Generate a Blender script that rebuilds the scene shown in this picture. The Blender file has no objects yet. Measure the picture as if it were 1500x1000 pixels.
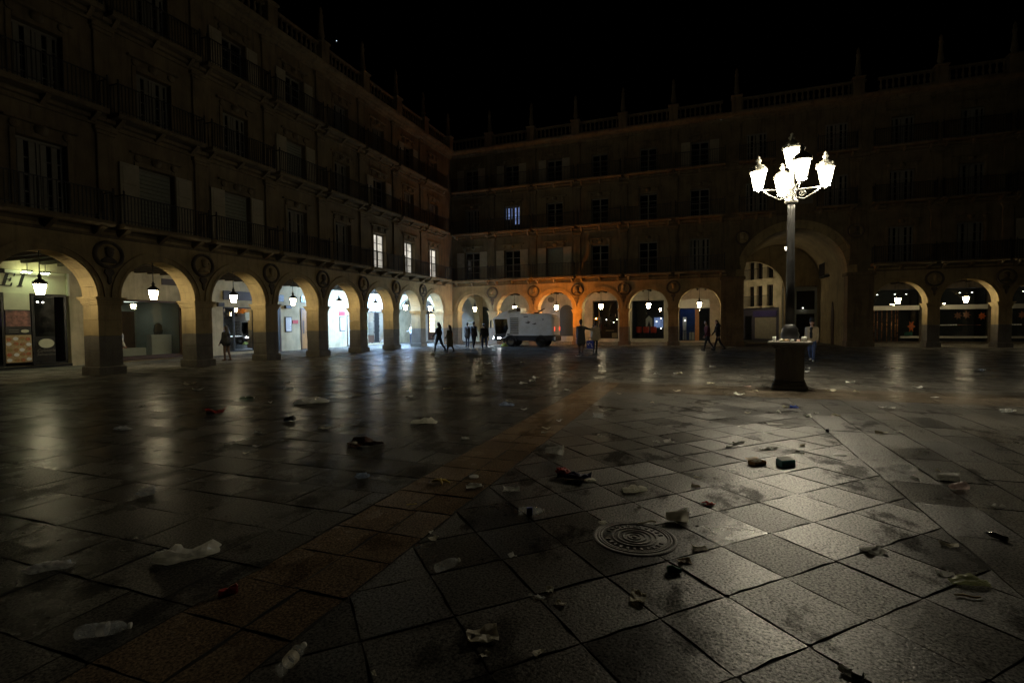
import bpy, bmesh, math, random
from mathutils import Vector, Matrix, noise
from math import sin, cos, pi, radians as R

random.seed(7)
scene = bpy.context.scene
COL = scene.collection

# ------------------------------------------------------------------ camera
EYE = Vector((19.21, -37.82, 1.65))
YAW, PITCH, ROLL = -0.3534, -0.035, -0.0088
cam_data = bpy.data.cameras.new('camera')
cam_data.sensor_width = 36.0
cam_data.lens = 737.58 / 1500 * 36.0
cam_data.clip_start = 0.05
cam_data.clip_end = 3000
cam = bpy.data.objects.new('camera', cam_data)
COL.objects.link(cam)
_m = (Matrix.Rotation(-YAW, 3, 'Z') @ Matrix.Rotation(PITCH, 3, 'X') @ Matrix.Rotation(-ROLL, 3, 'Y'))
_right, _fwd, _up = _m @ Vector((1, 0, 0)), _m @ Vector((0, 1, 0)), _m @ Vector((0, 0, 1))
cam.matrix_world = Matrix(((_right.x, _up.x, -_fwd.x, EYE.x), (_right.y, _up.y, -_fwd.y, EYE.y),
                           (_right.z, _up.z, -_fwd.z, EYE.z), (0, 0, 0, 1)))
scene.camera = cam

# ------------------------------------------------------------------ world: a moonless night sky
world = bpy.data.worlds.new('World')
scene.world = world
world.use_nodes = True
wn = world.node_tree.nodes
wn.clear()
sky = wn.new('ShaderNodeTexSky')
sky.sky_type = 'NISHITA'
sky.sun_disc = False
sky.sun_elevation = R(-9)
sky.sun_rotation = R(200)
bg = wn.new('ShaderNodeBackground')
bg.inputs['Strength'].default_value = 0.05
wo = wn.new('ShaderNodeOutputWorld')
world.node_tree.links.new(sky.outputs[0], bg.inputs[0])
world.node_tree.links.new(bg.outputs[0], wo.inputs[0])

# ------------------------------------------------------------------ exposure and sampling
scene.view_settings.view_transform = 'Standard'
scene.view_settings.look = 'None'
scene.view_settings.exposure = 0.0
scene.view_settings.gamma = 1.0
scene.view_settings.use_curve_mapping = False
cy = scene.cycles
cy.use_denoising = True
cy.max_bounces = 6
cy.diffuse_bounces = 3
cy.glossy_bounces = 3
cy.transmission_bounces = 6
cy.transparent_max_bounces = 12
cy.sample_clamp_indirect = 4.0
cy.sample_clamp_direct = 0.0
cy.use_light_tree = True
cy.caustics_reflective = False
cy.caustics_refractive = False

# lamp strengths (radiance of the glowing glass)
POST_LIGHT = 50.0
POST_DOWN = 1100.0      # downward module in the foot of each post lantern
ARCADE_LIGHT = 82.0
FLOOD_LIGHT = 4300.0

# ------------------------------------------------------------------ materials
MATS = {}

def _nodes(name):
    m = bpy.data.materials.new(name)
    m.use_nodes = True
    MATS[name] = m
    nt = m.node_tree
    return m, nt, nt.nodes['Principled BSDF'], nt.nodes['Material Output']

def ramp(nt, fac, stops):
    r = nt.nodes.new('ShaderNodeValToRGB')
    e = r.color_ramp.elements
    while len(e) < len(stops):
        e.new(0.5)
    for el, (p, c) in zip(e, stops):
        el.position = p
        el.color = (c[0], c[1], c[2], 1)
    nt.links.new(fac, r.inputs[0])
    return r.outputs[0]

def noise_tex(nt, scale, detail=4.0, rough=0.55, vec=None):
    n = nt.nodes.new('ShaderNodeTexNoise')
    n.inputs['Scale'].default_value = scale
    n.inputs['Detail'].default_value = detail
    n.inputs['Roughness'].default_value = rough
    if vec is not None:
        nt.links.new(vec, n.inputs['Vector'])
    return n.outputs['Fac']

def world_pos(nt):
    g = nt.nodes.new('ShaderNodeNewGeometry')
    return g.outputs['Position']

def mixc(nt, a, b, fac, mode='MIX'):
    m = nt.nodes.new('ShaderNodeMix')
    m.data_type = 'RGBA'
    m.blend_type = mode
    for sock, v in ((m.inputs[0], fac), (m.inputs[6], a), (m.inputs[7], b)):
        if isinstance(v, (int, float)):
            sock.default_value = v
        elif isinstance(v, tuple):
            sock.default_value = (v[0], v[1], v[2], 1)
        else:
            nt.links.new(v, sock)
    return m.outputs[2]

def surf(name, col, rough=0.7, var=0.25, scale=3.0, bump=0.0, bscale=40.0, metal=0.0, spec=0.5, var2=None):
    """principled surface with noise-driven colour, roughness and relief in world space"""
    m, nt, b, out = _nodes(name)
    p = world_pos(nt)
    n = noise_tex(nt, scale, 6, 0.6, p)
    lo = tuple(c * (1 - var) for c in col)
    hi = tuple(min(1, c * (1 + var)) for c in col)
    c = ramp(nt, n, ((0.3, lo), (0.7, hi)))
    if var2:
        n2 = noise_tex(nt, scale * 0.23, 5, 0.65, p)
        f = ramp(nt, n2, ((0.45, (0, 0, 0)), (0.62, (1, 1, 1))))
        c = mixc(nt, c, var2, f)
    nt.links.new(c, b.inputs['Base Color'])
    r = ramp(nt, n, ((0.25, (max(0.02, rough - 0.12),) * 3), (0.75, (min(1, rough + 0.1),) * 3)))
    nt.links.new(r, b.inputs['Roughness'])
    b.inputs['Metallic'].default_value = metal
    b.inputs['Specular IOR Level'].default_value = spec
    if bump:
        bn = nt.nodes.new('ShaderNodeBump')
        bn.inputs['Strength'].default_value = bump
        bn.inputs['Distance'].default_value = 0.02
        nt.links.new(noise_tex(nt, bscale, 5, 0.6, p), bn.inputs['Height'])
        nt.links.new(bn.outputs[0], b.inputs['Normal'])
    return m

def glow(name, col, strength, pattern=None):
    m, nt, b, out = _nodes(name)
    b.inputs['Base Color'].default_value = (0.1, 0.1, 0.1, 1)
    b.inputs['Emission Color'].default_value = (*col, 1)
    b.inputs['Emission Strength'].default_value = strength
    if pattern:
        c = ramp(nt, noise_tex(nt, pattern, 3, 0.5, world_pos(nt)), ((0.35, tuple(x * 0.45 for x in col)), (0.65, col)))
        nt.links.new(c, b.inputs['Emission Color'])
    return m

def sheet_glass(name, tint=(0.8, 0.85, 0.82), spec_rough=0.02, minfac=0.04):
    """thin window glass: see-through straight on, mirror-like at a slant"""
    m, nt, b, out = _nodes(name)
    nt.nodes.remove(b)
    t = nt.nodes.new('ShaderNodeBsdfTransparent')
    t.inputs[0].default_value = (*tint, 1)
    g = nt.nodes.new('ShaderNodeBsdfGlossy')
    g.inputs['Roughness'].default_value = spec_rough
    f = nt.nodes.new('ShaderNodeFresnel')
    f.inputs['IOR'].default_value = 1.5
    mx = nt.nodes.new('ShaderNodeMixShader')
    mth = nt.nodes.new('ShaderNodeMath')
    mth.operation = 'ADD'
    mth.inputs[1].default_value = minfac
    nt.links.new(f.outputs[0], mth.inputs[0])
    nt.links.new(mth.outputs[0], mx.inputs[0])
    nt.links.new(t.outputs[0], mx.inputs[1])
    nt.links.new(g.outputs[0], mx.inputs[2])
    nt.links.new(mx.outputs[0], out.inputs[0])
    return m

def film(name, col, alpha=0.5, rough=0.25, trans=0.5):
    """thin plastic film: part see-through, part scattering, shiny"""
    m, nt, b, out = _nodes(name)
    nt.nodes.remove(b)
    t = nt.nodes.new('ShaderNodeBsdfTransparent')
    d = nt.nodes.new('ShaderNodeBsdfPrincipled')
    d.inputs['Base Color'].default_value = (*col, 1)
    d.inputs['Roughness'].default_value = rough
    tr = nt.nodes.new('ShaderNodeBsdfTranslucent')
    tr.inputs[0].default_value = (*col, 1)
    m1 = nt.nodes.new('ShaderNodeMixShader')
    m1.inputs[0].default_value = trans
    m2 = nt.nodes.new('ShaderNodeMixShader')
    f = ramp(nt, noise_tex(nt, 25, 3, 0.6, world_pos(nt)), ((0.3, (alpha * 0.6,) * 3), (0.7, (min(1, alpha * 1.4),) * 3)))
    nt.links.new(f, m2.inputs[0])
    nt.links.new(d.outputs[0], m1.inputs[1])
    nt.links.new(tr.outputs[0], m1.inputs[2])
    nt.links.new(t.outputs[0], m2.inputs[1])
    nt.links.new(m1.outputs[0], m2.inputs[2])
    nt.links.new(m2.outputs[0], out.inputs[0])
    return m

def stone_wall(name, col, dark, rough=0.85, bump=0.5, streak=0.5):
    """weathered ashlar: soft blotches, grime streaks running down, fine pitting"""
    m, nt, b, out = _nodes(name)
    p = world_pos(nt)
    n = noise_tex(nt, 1.1, 7, 0.62, p)
    c = ramp(nt, n, ((0.28, tuple(x * 0.62 for x in col)), (0.5, col), (0.72, tuple(min(1, x * 1.28) for x in col))))
    mp = nt.nodes.new('ShaderNodeMapping')
    mp.inputs['Scale'].default_value = (3.2, 3.2, 0.35)
    nt.links.new(p, mp.inputs[0])
    s = noise_tex(nt, 1.3, 6, 0.7, mp.outputs[0])
    f = ramp(nt, s, ((0.48, (0, 0, 0)), (0.68, (streak,) * 3)))
    c = mixc(nt, c, dark, f)
    nt.links.new(c, b.inputs['Base Color'])
    b.inputs['Roughness'].default_value = rough
    bn = nt.nodes.new('ShaderNodeBump')
    bn.inputs['Strength'].default_value = bump
    bn.inputs['Distance'].default_value = 0.03
    nt.links.new(noise_tex(nt, 14, 8, 0.7, p), bn.inputs['Height'])
    nt.links.new(bn.outputs[0], b.inputs['Normal'])
    return m

def paving(name, col, col2, cap=0.1):
    """worn granite slab: per-slab tone and polish, crystal grain, dirt stains, gum spots; cap limits the sheen at a slant"""
    m, nt, b, out = _nodes(name)
    p = world_pos(nt)
    at = nt.nodes.new('ShaderNodeAttribute')
    at.attribute_name = 'tone'
    a2 = nt.nodes.new('ShaderNodeAttribute')
    a2.attribute_name = 'polish'
    pol = a2.outputs['Fac']
    c = mixc(nt, col, col2, at.outputs['Fac'])
    grain = noise_tex(nt, 62, 3, 0.7, p)
    fine = noise_tex(nt, 210, 2, 0.6, p)
    c = mixc(nt, c, ramp(nt, grain, ((0.34, (0.28, 0.28, 0.28)), (0.5, (1, 1, 1)), (0.64, (2.3, 2.2, 2.05)))), 0.9, 'MULTIPLY')
    c = mixc(nt, c, ramp(nt, fine, ((0.35, (0.5, 0.5, 0.5)), (0.6, (1.25, 1.25, 1.25)))), 0.7, 'MULTIPLY')
    blot = noise_tex(nt, 0.9, 7, 0.65, p)
    c = mixc(nt, c, ramp(nt, blot, ((0.35, (0.5, 0.49, 0.47)), (0.6, (1, 1, 1)))), 0.8, 'MULTIPLY')
    mp = nt.nodes.new('ShaderNodeMapping')
    mp.inputs['Scale'].default_value = (1.0, 0.62, 1.0)
    mp.inputs['Rotation'].default_value = (0, 0, 0.7)
    nt.links.new(p, mp.inputs[0])
    stain = noise_tex(nt, 1.7, 9, 0.66, mp.outputs[0])
    wet = ramp(nt, stain, ((0.555, (0, 0, 0)), (0.62, (1, 1, 1))))
    c = mixc(nt, c, (0.38, 0.36, 0.33), mixc(nt, (0, 0, 0), wet, 0.65), 'MULTIPLY')
    spots = nt.nodes.new('ShaderNodeTexVoronoi')
    spots.inputs['Scale'].default_value = 5.0
    nt.links.new(p, spots.inputs['Vector'])
    gum = ramp(nt, spots.outputs['Distance'], ((0.07, (0.35, 0.35, 0.35)), (0.10, (1, 1, 1))))
    c = mixc(nt, c, gum, 0.6, 'MULTIPLY')
    nt.links.new(c, b.inputs['Base Color'])
    b.inputs['Roughness'].default_value = 0.9
    b.inputs['Specular IOR Level'].default_value = 0.0
    bn = nt.nodes.new('ShaderNodeBump')
    nt.links.new(ramp(nt, pol, ((0.1, (0.5,) * 3), (0.75, (0.05,) * 3))), bn.inputs['Strength'])
    bn.inputs['Distance'].default_value = 0.010
    nt.links.new(grain, bn.inputs['Height'])
    b2 = nt.nodes.new('ShaderNodeBump')
    b2.inputs['Strength'].default_value = 0.35
    b2.inputs['Distance'].default_value = 0.02
    nt.links.new(noise_tex(nt, 5, 4, 0.6, p), b2.inputs['Height'])
    nt.links.new(bn.outputs[0], b2.inputs['Normal'])
    nt.links.new(b2.outputs[0], b.inputs['Normal'])
    # sheen of the worn surface
    g = nt.nodes.new('ShaderNodeBsdfGlossy')
    nt.links.new(b2.outputs[0], g.inputs['Normal'])
    rr_ = ramp(nt, pol, ((0.1, (0.40,) * 3), (0.75, (0.24,) * 3)))
    rr_ = mixc(nt, rr_, ramp(nt, blot, ((0.3, (0.15,) * 3), (0.7, (0.45,) * 3))), 0.35)
    nt.links.new(rr_, g.inputs['Roughness'])
    gc = mixc(nt, ramp(nt, grain, ((0.36, (0.22,) * 3), (0.5, (0.8,) * 3), (0.62, (1.0,) * 3))), (0.14, 0.14, 0.14), mixc(nt, (0, 0, 0), wet, 0.8), 'MULTIPLY')
    nt.links.new(gc, g.inputs['Color'])
    f = nt.nodes.new('ShaderNodeFresnel')
    f.inputs['IOR'].default_value = 1.5
    mn = nt.nodes.new('ShaderNodeMath')
    mn.operation = 'MINIMUM'
    mn.inputs[1].default_value = cap
    nt.links.new(f.outputs[0], mn.inputs[0])
    mx = nt.nodes.new('ShaderNodeMixShader')
    nt.links.new(mn.outputs[0], mx.inputs[0])
    nt.links.new(b.outputs[0], mx.inputs[1])
    nt.links.new(g.outputs[0], mx.inputs[2])
    nt.links.new(mx.outputs[0], out.inputs[0])
    return m

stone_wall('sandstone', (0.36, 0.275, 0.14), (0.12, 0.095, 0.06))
stone_wall('dimmed_sandstone', (0.165, 0.126, 0.068), (0.06, 0.046, 0.028), 0.85, 0.5, 0.7)  # sandstone darkened in colour so the upper facade reads dimly lit
stone_wall('sandstone_dark', (0.12, 0.095, 0.07), (0.035, 0.03, 0.025), 0.85, 0.6, 0.8)
stone_wall('granite', (0.16, 0.145, 0.12), (0.06, 0.052, 0.042), 0.75, 0.5, 0.6)
stone_wall('cream_wall', (0.50, 0.43, 0.27), (0.28, 0.23, 0.14), 0.85, 0.25, 0.45)
stone_wall('pale_wall', (0.50, 0.46, 0.37), (0.3, 0.27, 0.21), 0.85, 0.25, 0.4)
surf('plaster', (0.75, 0.73, 0.66), 0.9, 0.12, 2.0, 0.15, 30)
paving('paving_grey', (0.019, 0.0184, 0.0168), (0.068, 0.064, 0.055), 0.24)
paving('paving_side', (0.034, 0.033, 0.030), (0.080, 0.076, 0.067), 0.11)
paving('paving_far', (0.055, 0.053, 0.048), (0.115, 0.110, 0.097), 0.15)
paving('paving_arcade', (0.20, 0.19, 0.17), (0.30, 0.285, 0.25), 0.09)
paving('paving_pink', (0.118, 0.083, 0.051), (0.152, 0.107, 0.066), 0.09)
paving('paving_tan', (0.050, 0.042, 0.032), (0.090, 0.074, 0.055), 0.10)
surf('mortar', (0.015, 0.014, 0.012), 0.95, 0.45, 3, 0.4, 90, 0, 0.3, (0.045, 0.041, 0.034))
surf('iron', (0.018, 0.018, 0.019), 0.45, 0.3, 10, 0.1, 60)
surf('iron_grey', (0.013, 0.013, 0.013), 0.42, 0.25, 8, 0.1, 60)
surf('iron_light', (0.20, 0.20, 0.18), 0.45, 0.2, 8)
surf('lantern_cap', (0.55, 0.53, 0.45), 0.5, 0.15, 8)
surf('cast_iron', (0.045, 0.043, 0.04), 0.42, 0.3, 30, 0.4, 120, 0.6)
surf('oak_beam', (0.035, 0.024, 0.015), 0.75, 0.4, 6, 0.3, 50)
surf('shutter_paint', (0.30, 0.265, 0.19), 0.6, 0.15, 4, 0.1, 50)
surf('frame_paint', (0.17, 0.16, 0.13), 0.55, 0.15, 4)
surf('dark_glass', (0.006, 0.007, 0.008), 0.12, 0.2, 3)
surf('blind', (0.20, 0.21, 0.17), 0.8, 0.15, 6)
surf('black_panel', (0.012, 0.012, 0.012), 0.35, 0.2, 4)
surf('brown_sign', (0.05, 0.03, 0.018), 0.5, 0.2, 5)
surf('dark_wood', (0.07, 0.035, 0.02), 0.5, 0.3, 8, 0.2, 60)
surf('orange_wood', (0.36, 0.17, 0.045), 0.4, 0.25, 7, 0.15, 50)
surf('teal_door', (0.018, 0.030, 0.032), 0.5, 0.25, 4)
surf('cream_door', (0.5, 0.47, 0.36), 0.5, 0.15, 4)
surf('sign_pale', (0.62, 0.62, 0.44), 0.5, 0.08, 3)
surf('white_paint', (0.72, 0.72, 0.70), 0.45, 0.06, 4)
surf('dirty_white', (0.84, 0.83, 0.80), 0.38, 0.10, 2.5, 0, 40, 0, 0.5, (0.70, 0.67, 0.60))
surf('dark_grey', (0.03, 0.03, 0.032), 0.55, 0.25, 5)
surf('rubber', (0.012, 0.012, 0.012), 0.8, 0.3, 10)
surf('steel', (0.5, 0.5, 0.48), 0.3, 0.15, 4, 0, 40, 0.9)
surf('steel_lintel', (0.55, 0.53, 0.46), 0.45, 0.08, 3, 0, 40, 0.7)
surf('red_plaque', (0.55, 0.03, 0.04), 0.4, 0.1, 5)
surf('menu_white', (0.75, 0.75, 0.74), 0.5, 0.05, 40)
surf('copper', (0.45, 0.22, 0.09), 0.3, 0.2, 4, 0, 40, 0.8)
surf('room_grey', (0.34, 0.36, 0.32), 0.8, 0.1, 1.5)
surf('room_dark', (0.03, 0.03, 0.032), 0.7, 0.3, 2)
surf('room_blue', (0.05, 0.10, 0.26), 0.7, 0.25, 2)
surf('red_fabric', (0.55, 0.05, 0.02), 0.7, 0.15, 6)
surf('poster_orange', (0.75, 0.14, 0.02), 0.5, 0.35, 9)
surf('poster_pink', (0.42, 0.16, 0.10), 0.5, 0.5, 5)
surf('poster_green', (0.02, 0.12, 0.09), 0.5, 0.3, 5)
surf('food_red', (0.50, 0.13, 0.05), 0.5, 0.55, 14, 0, 40, 0, 0.5, (0.30, 0.24, 0.08))
surf('food_tan', (0.45, 0.33, 0.16), 0.5, 0.3, 12)
surf('wine_print', (0.30, 0.13, 0.10), 0.5, 0.7, 7, 0, 40, 0, 0.5, (0.10, 0.05, 0.04))
surf('purple_grey', (0.075, 0.068, 0.085), 0.7, 0.2, 2)
surf('purple_sign', (0.06, 0.045, 0.16), 0.6, 0.2, 2)
surf('shop_frame', (0.40, 0.42, 0.36), 0.6, 0.1, 3)
surf('skin', (0.42, 0.25, 0.17), 0.55, 0.08, 10)
surf('hair_dark', (0.012, 0.010, 0.008), 0.5, 0.3, 20)
surf('amber_lens', (0.7, 0.25, 0.02), 0.3, 0.1, 5)
surf('brush_green', (0.40, 0.48, 0.12), 0.8, 0.3, 30)
glow('lantern_glow', (1.0, 0.83, 0.50), ARCADE_LIGHT)
glow('post_glow', (1.0, 0.90, 0.66), POST_LIGHT)
glow('post_down_glow', (1.0, 0.88, 0.64), POST_DOWN)
glow('flood_glow', (0.36, 0.60, 1.0), FLOOD_LIGHT)
glow('street_glow', (1.0, 0.84, 0.55), 330.0)
glow('vault_glow', (1.0, 0.88, 0.62), 12.0)
glow('window_glow', (1.0, 0.94, 0.80), 1.0, 1.6)
glow('blue_glow', (0.35, 0.5, 1.0), 0.5, 4)
glow('downlight_glow', (1.0, 0.95, 0.85), 9.0)
glow('sign_glow', (0.85, 1.0, 0.55), 45.0)
glow('display_glow', (0.85, 0.92, 1.0), 3.2, 6.0)
glow('white_panel_glow', (0.9, 0.95, 1.0), 4.5)
glow('room_glow', (0.86, 0.95, 0.80), 1.7)
glow('warm_room_glow', (1.0, 0.85, 0.55), 2.2)
glow('blue_room_glow', (0.35, 0.55, 1.0), 1.4)
glow('purple_glow', (0.45, 0.35, 1.0), 4.0)
glow('amber_glow', (1.0, 0.30, 0.03), 3000.0)
glow('work_glow', (0.95, 0.97, 1.0), 160.0)
glow('headlight_glow', (0.72, 0.86, 1.0), 900.0)
glow('taillight_glow', (1.0, 0.12, 0.06), 1.2)
glow('star_glow', (0.75, 0.85, 1.0), 1.6)
sheet_glass('window_glass')
sheet_glass('cab_glass', (0.25, 0.28, 0.28), 0.03, 0.05)
film('bottle_plastic', (0.80, 0.84, 0.84), 0.24, 0.08)
sheet_glass('green_glass', (0.12, 0.5, 0.18), 0.05, 0.08)
sheet_glass('dark_bottle', (0.10, 0.08, 0.05), 0.05, 0.08)
film('film', (0.93, 0.92, 0.84), 1.3, 0.25, 0.6)
film('cup_plastic', (0.92, 0.90, 0.84), 1.6, 0.4, 0.6)
film('film_dim', (0.66, 0.66, 0.62), 0.6)
film('film_green', (0.48, 0.52, 0.28), 0.6)
film('film_blue', (0.42, 0.52, 0.72), 0.55)
film('film_pink', (0.72, 0.58, 0.55), 0.5)
for _n, _c in dict(paper_white=(0.76, 0.76, 0.72), paper_cream=(0.66, 0.62, 0.50), paper_tan=(0.42, 0.33, 0.20), paper_blue=(0.10, 0.18, 0.62),
                   paper_pink=(0.7, 0.5, 0.45), card_brown=(0.42, 0.29, 0.16), card_teal=(0.45, 0.66, 0.67), plastic_red=(0.5, 0.04, 0.03),
                   plastic_navy=(0.02, 0.03, 0.10), plastic_brown=(0.10, 0.05, 0.03), plastic_yellow=(0.62, 0.46, 0.07), can_green=(0.02, 0.22, 0.12),
                   can_black=(0.02, 0.02, 0.022), can_red=(0.5, 0.05, 0.05), label_blue=(0.05, 0.08, 0.40)).items():
    if _n.startswith('paper') or _n.startswith('card'): film(_n, _c, 1.7, 0.6, 0.45)
    else: surf(_n, _c, 0.4, 0.2, 30)
for _n, _c in dict(cloth_black=(0.010, 0.010, 0.011), cloth_navy=(0.014, 0.018, 0.035), cloth_grey=(0.055, 0.055, 0.055), cloth_olive=(0.06, 0.058, 0.04),
                   cloth_maroon=(0.085, 0.010, 0.014), cloth_tan=(0.36, 0.29, 0.18), cloth_white=(0.62, 0.62, 0.60), cloth_denim=(0.035, 0.055, 0.13),
                   cloth_brown=(0.09, 0.05, 0.03), cloth_blue=(0.05, 0.08, 0.45), shoe_white=(0.65, 0.65, 0.63)).items():
    surf(_n, _c, 0.85, 0.2, 25, 0.2, 200)

# ------------------------------------------------------------------ mesh helpers
class MB:
    """collects shapes (with a material slot each) and links them as ONE mesh object"""
    def __init__(self):
        self.v, self.f, self.mi, self.smooth = [], [], [], []

    def add(self, vs, fs, mi=0, smooth=False):
        o = len(self.v)
        self.v += [tuple(x) for x in vs]
        self.f += [tuple(i + o for i in f) for f in fs]
        self.mi += [mi] * len(fs)
        self.smooth += [smooth] * len(fs)
        return self

    def box(self, x0, x1, y0, y1, z0, z1, mi=0):
        vs = [(x, y, z) for z in (z0, z1) for y in (y0, y1) for x in (x0, x1)]
        return self.add(vs, [(0, 2, 3, 1), (4, 5, 7, 6), (0, 1, 5, 4), (2, 6, 7, 3), (0, 4, 6, 2), (1, 3, 7, 5)], mi)

    def bbox(self, x0, x1, y0, y1, z0, z1, b=0.02, mi=0):
        """box with chamfered edges"""
        bm = bmesh.new()
        bmesh.ops.create_cube(bm, size=1)
        for v in bm.verts:
            v.co = Vector(((x0 + x1) / 2 + v.co.x * (x1 - x0), (y0 + y1) / 2 + v.co.y * (y1 - y0), (z0 + z1) / 2 + v.co.z * (z1 - z0)))
        bmesh.ops.bevel(bm, geom=bm.edges[:], offset=b, segments=1, affect='EDGES')
        bm.verts.index_update()
        self.add([v.co for v in bm.verts], [[v.index for v in f.verts] for f in bm.faces], mi)
        bm.free()
        return self

    def lathe(self, prof, n=16, c=(0, 0, 0), mi=0, smooth=True, axis='Z', sx=1, sy=1, capped=True):
        """profile [(r, h)] turned about an axis through c"""
        vs, fs = [], []
        for r, h in prof:
            for i in range(n):
                a = 2 * pi * i / n
                x, y = r * cos(a) * sx, r * sin(a) * sy
                p = {'Z': (x, y, h), 'X': (h, x, y), 'Y': (y, h, x)}[axis]
                vs.append((p[0] + c[0], p[1] + c[1], p[2] + c[2]))
        for k in range(len(prof) - 1):
            for i in range(n):
                j = (i + 1) % n
                fs.append((k * n + i, k * n + j, (k + 1) * n + j, (k + 1) * n + i))
        self.add(vs, fs, mi, smooth)
        if capped:
            o = len(self.v) - len(vs)
            if prof[0][0] > 1e-4:
                self.f.append(tuple(o + i for i in reversed(range(n)))); self.mi.append(mi); self.smooth.append(False)
            if prof[-1][0] > 1e-4:
                q = o + (len(prof) - 1) * n
                self.f.append(tuple(q + i for i in range(n))); self.mi.append(mi); self.smooth.append(False)
        return self

    def tube(self, pts, rad, n=8, mi=0):
        """round bar through points; rad is a number or a list"""
        pts = [Vector(p) for p in pts]
        rads = rad if isinstance(rad, (list, tuple)) else [rad] * len(pts)
        vs, fs = [], []
        for k, p in enumerate(pts):
            d = (pts[min(k + 1, len(pts) - 1)] - pts[max(k - 1, 0)]).normalized()
            u = d.cross(Vector((0, 0, 1)) if abs(d.z) < 0.9 else Vector((1, 0, 0))).normalized()
            w = u.cross(d).normalized()
            for i in range(n):
                a = 2 * pi * i / n
                vs.append(p + (u * cos(a) + w * sin(a)) * rads[k])
        for k in range(len(pts) - 1):
            for i in range(n):
                j = (i + 1) % n
                fs.append((k * n + i, k * n + j, (k + 1) * n + j, (k + 1) * n + i))
        fs.append(tuple(range(n)))
        fs.append(tuple(reversed(range((len(pts) - 1) * n, len(pts) * n))))
        return self.add(vs, fs, mi, True)

    def prism(self, poly, h0, h1, plane='XY', mi=0):
        """polygon extruded along the axis normal to its plane"""
        n = len(poly)
        def P(a, b, h):
            return {'XY': (a, b, h), 'XZ': (a, h, b), 'YZ': (h, a, b)}[plane]
        vs = [P(a, b, h0) for a, b in poly] + [P(a, b, h1) for a, b in poly]
        fs = [tuple(reversed(range(n))), tuple(range(n, 2 * n))]
        fs += [(i, (i + 1) % n, n + (i + 1) % n, n + i) for i in range(n)]
        return self.add(vs, fs, mi)

    def mesh(self, name, mats):
        me = bpy.data.meshes.new(name)
        me.from_pydata(self.v, [], self.f)
        for m in (mats if isinstance(mats, (list, tuple)) else [mats]):
            me.materials.append(MATS[m])
        for p, mi, s in zip(me.polygons, self.mi, self.smooth):
            p.material_index = mi
            p.use_smooth = s
        bm = bmesh.new()
        bm.from_mesh(me)
        bmesh.ops.recalc_face_normals(bm, faces=bm.faces)
        bm.to_mesh(me)
        bm.free()
        return me

    def build(self, name, mats, parent=None, loc=(0, 0, 0), rz=0.0):
        return put(self.mesh(name, mats), name, parent, loc, rz)

def put(me, name, parent=None, loc=(0, 0, 0), rz=0.0):
    o = bpy.data.objects.new(name, me)
    COL.objects.link(o)
    o.location = loc
    o.rotation_euler = (0, 0, rz)
    if parent is not None:
        o.parent = parent
    return o

def tag(o, label=None, cat=None, group=None, kind=None):
    if label: o['label'] = label
    if cat: o['category'] = cat
    if group: o['group'] = group
    if kind: o['kind'] = kind
    return o

def thing(name, label, cat, loc=(0, 0, 0), rz=0.0, group=None):
    o = bpy.data.objects.new(name, None)
    COL.objects.link(o)
    o.location = loc
    o.rotation_euler = (0, 0, rz)
    return tag(o, label, cat, group)

def dup(root, loc, rz, label, group=None):
    r = root.copy(); COL.objects.link(r)
    r.location = loc
    r.rotation_euler = (0, 0, rz)
    r['label'] = label
    if group: r['group'] = group
    for ch in list(root.children):
        c = ch.copy(); COL.objects.link(c); c.parent = r
        for g in list(ch.children):
            d = g.copy(); COL.objects.link(d); d.parent = c
    return r

def text_mesh(body, size, mat, shear=0.0, ext=0.006):
    cu = bpy.data.curves.new('lettering', 'FONT')
    cu.body = body
    cu.size = size
    cu.shear = shear
    cu.extrude = ext
    cu.align_x = 'CENTER'
    ob = bpy.data.objects.new('lettering', cu)
    COL.objects.link(ob)
    dg = bpy.context.evaluated_depsgraph_get()
    me = bpy.data.meshes.new_from_object(ob.evaluated_get(dg))
    bpy.data.objects.remove(ob)
    me.materials.clear()
    me.materials.append(MATS[mat])
    return me

def clip_poly(poly, x0, x1, y0, y1):
    def cut(ps, f, inter):
        out = []
        for i, p in enumerate(ps):
            q = ps[(i + 1) % len(ps)]
            a, b = f(p), f(q)
            if a >= 0: out.append(p)
            if (a >= 0) != (b >= 0):
                t = a / (a - b)
                out.append((p[0] + (q[0] - p[0]) * t, p[1] + (q[1] - p[1]) * t))
        return out
    for f in (lambda p: p[0] - x0, lambda p: x1 - p[0], lambda p: p[1] - y0, lambda p: y1 - p[1]):
        poly = cut(poly, f, None)
        if len(poly) < 3: return []
    return poly

def poly_area(p):
    return 0.5 * sum(p[i][0] * p[(i + 1) % len(p)][1] - p[(i + 1) % len(p)][0] * p[i][1] for i in range(len(p)))

# ------------------------------------------------------------------ the ground: one sheet, then slab by slab
gm = MB()
gm.add([(-300, -300, -0.009), (400, -300, -0.009), (400, 400, -0.009), (-300, 400, -0.009)], [(0, 1, 2, 3)])
ground = tag(gm.build('plaza_ground', 'mortar'), kind='structure')

rng = random.Random(11)
slabs = []            # (polygon, pink?)

def courses_x(x0, x1, y0, y1, h, lmin, lmax, pink=False):
    y = y0
    while y < y1 - 0.01:
        hh = min(h * rng.uniform(0.94, 1.06), y1 - y)
        if y1 - (y + hh) < 0.2: hh = y1 - y
        x = x0 - rng.uniform(0, lmax)
        while x < x1 - 0.01:
            l = rng.uniform(lmin, lmax)
            a, b = max(x, x0), min(x + l, x1)
            if b - a > 0.06: slabs.append(([(a, y), (b, y), (b, y + hh), (a, y + hh)], pink))
            x += l
        y += hh

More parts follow.
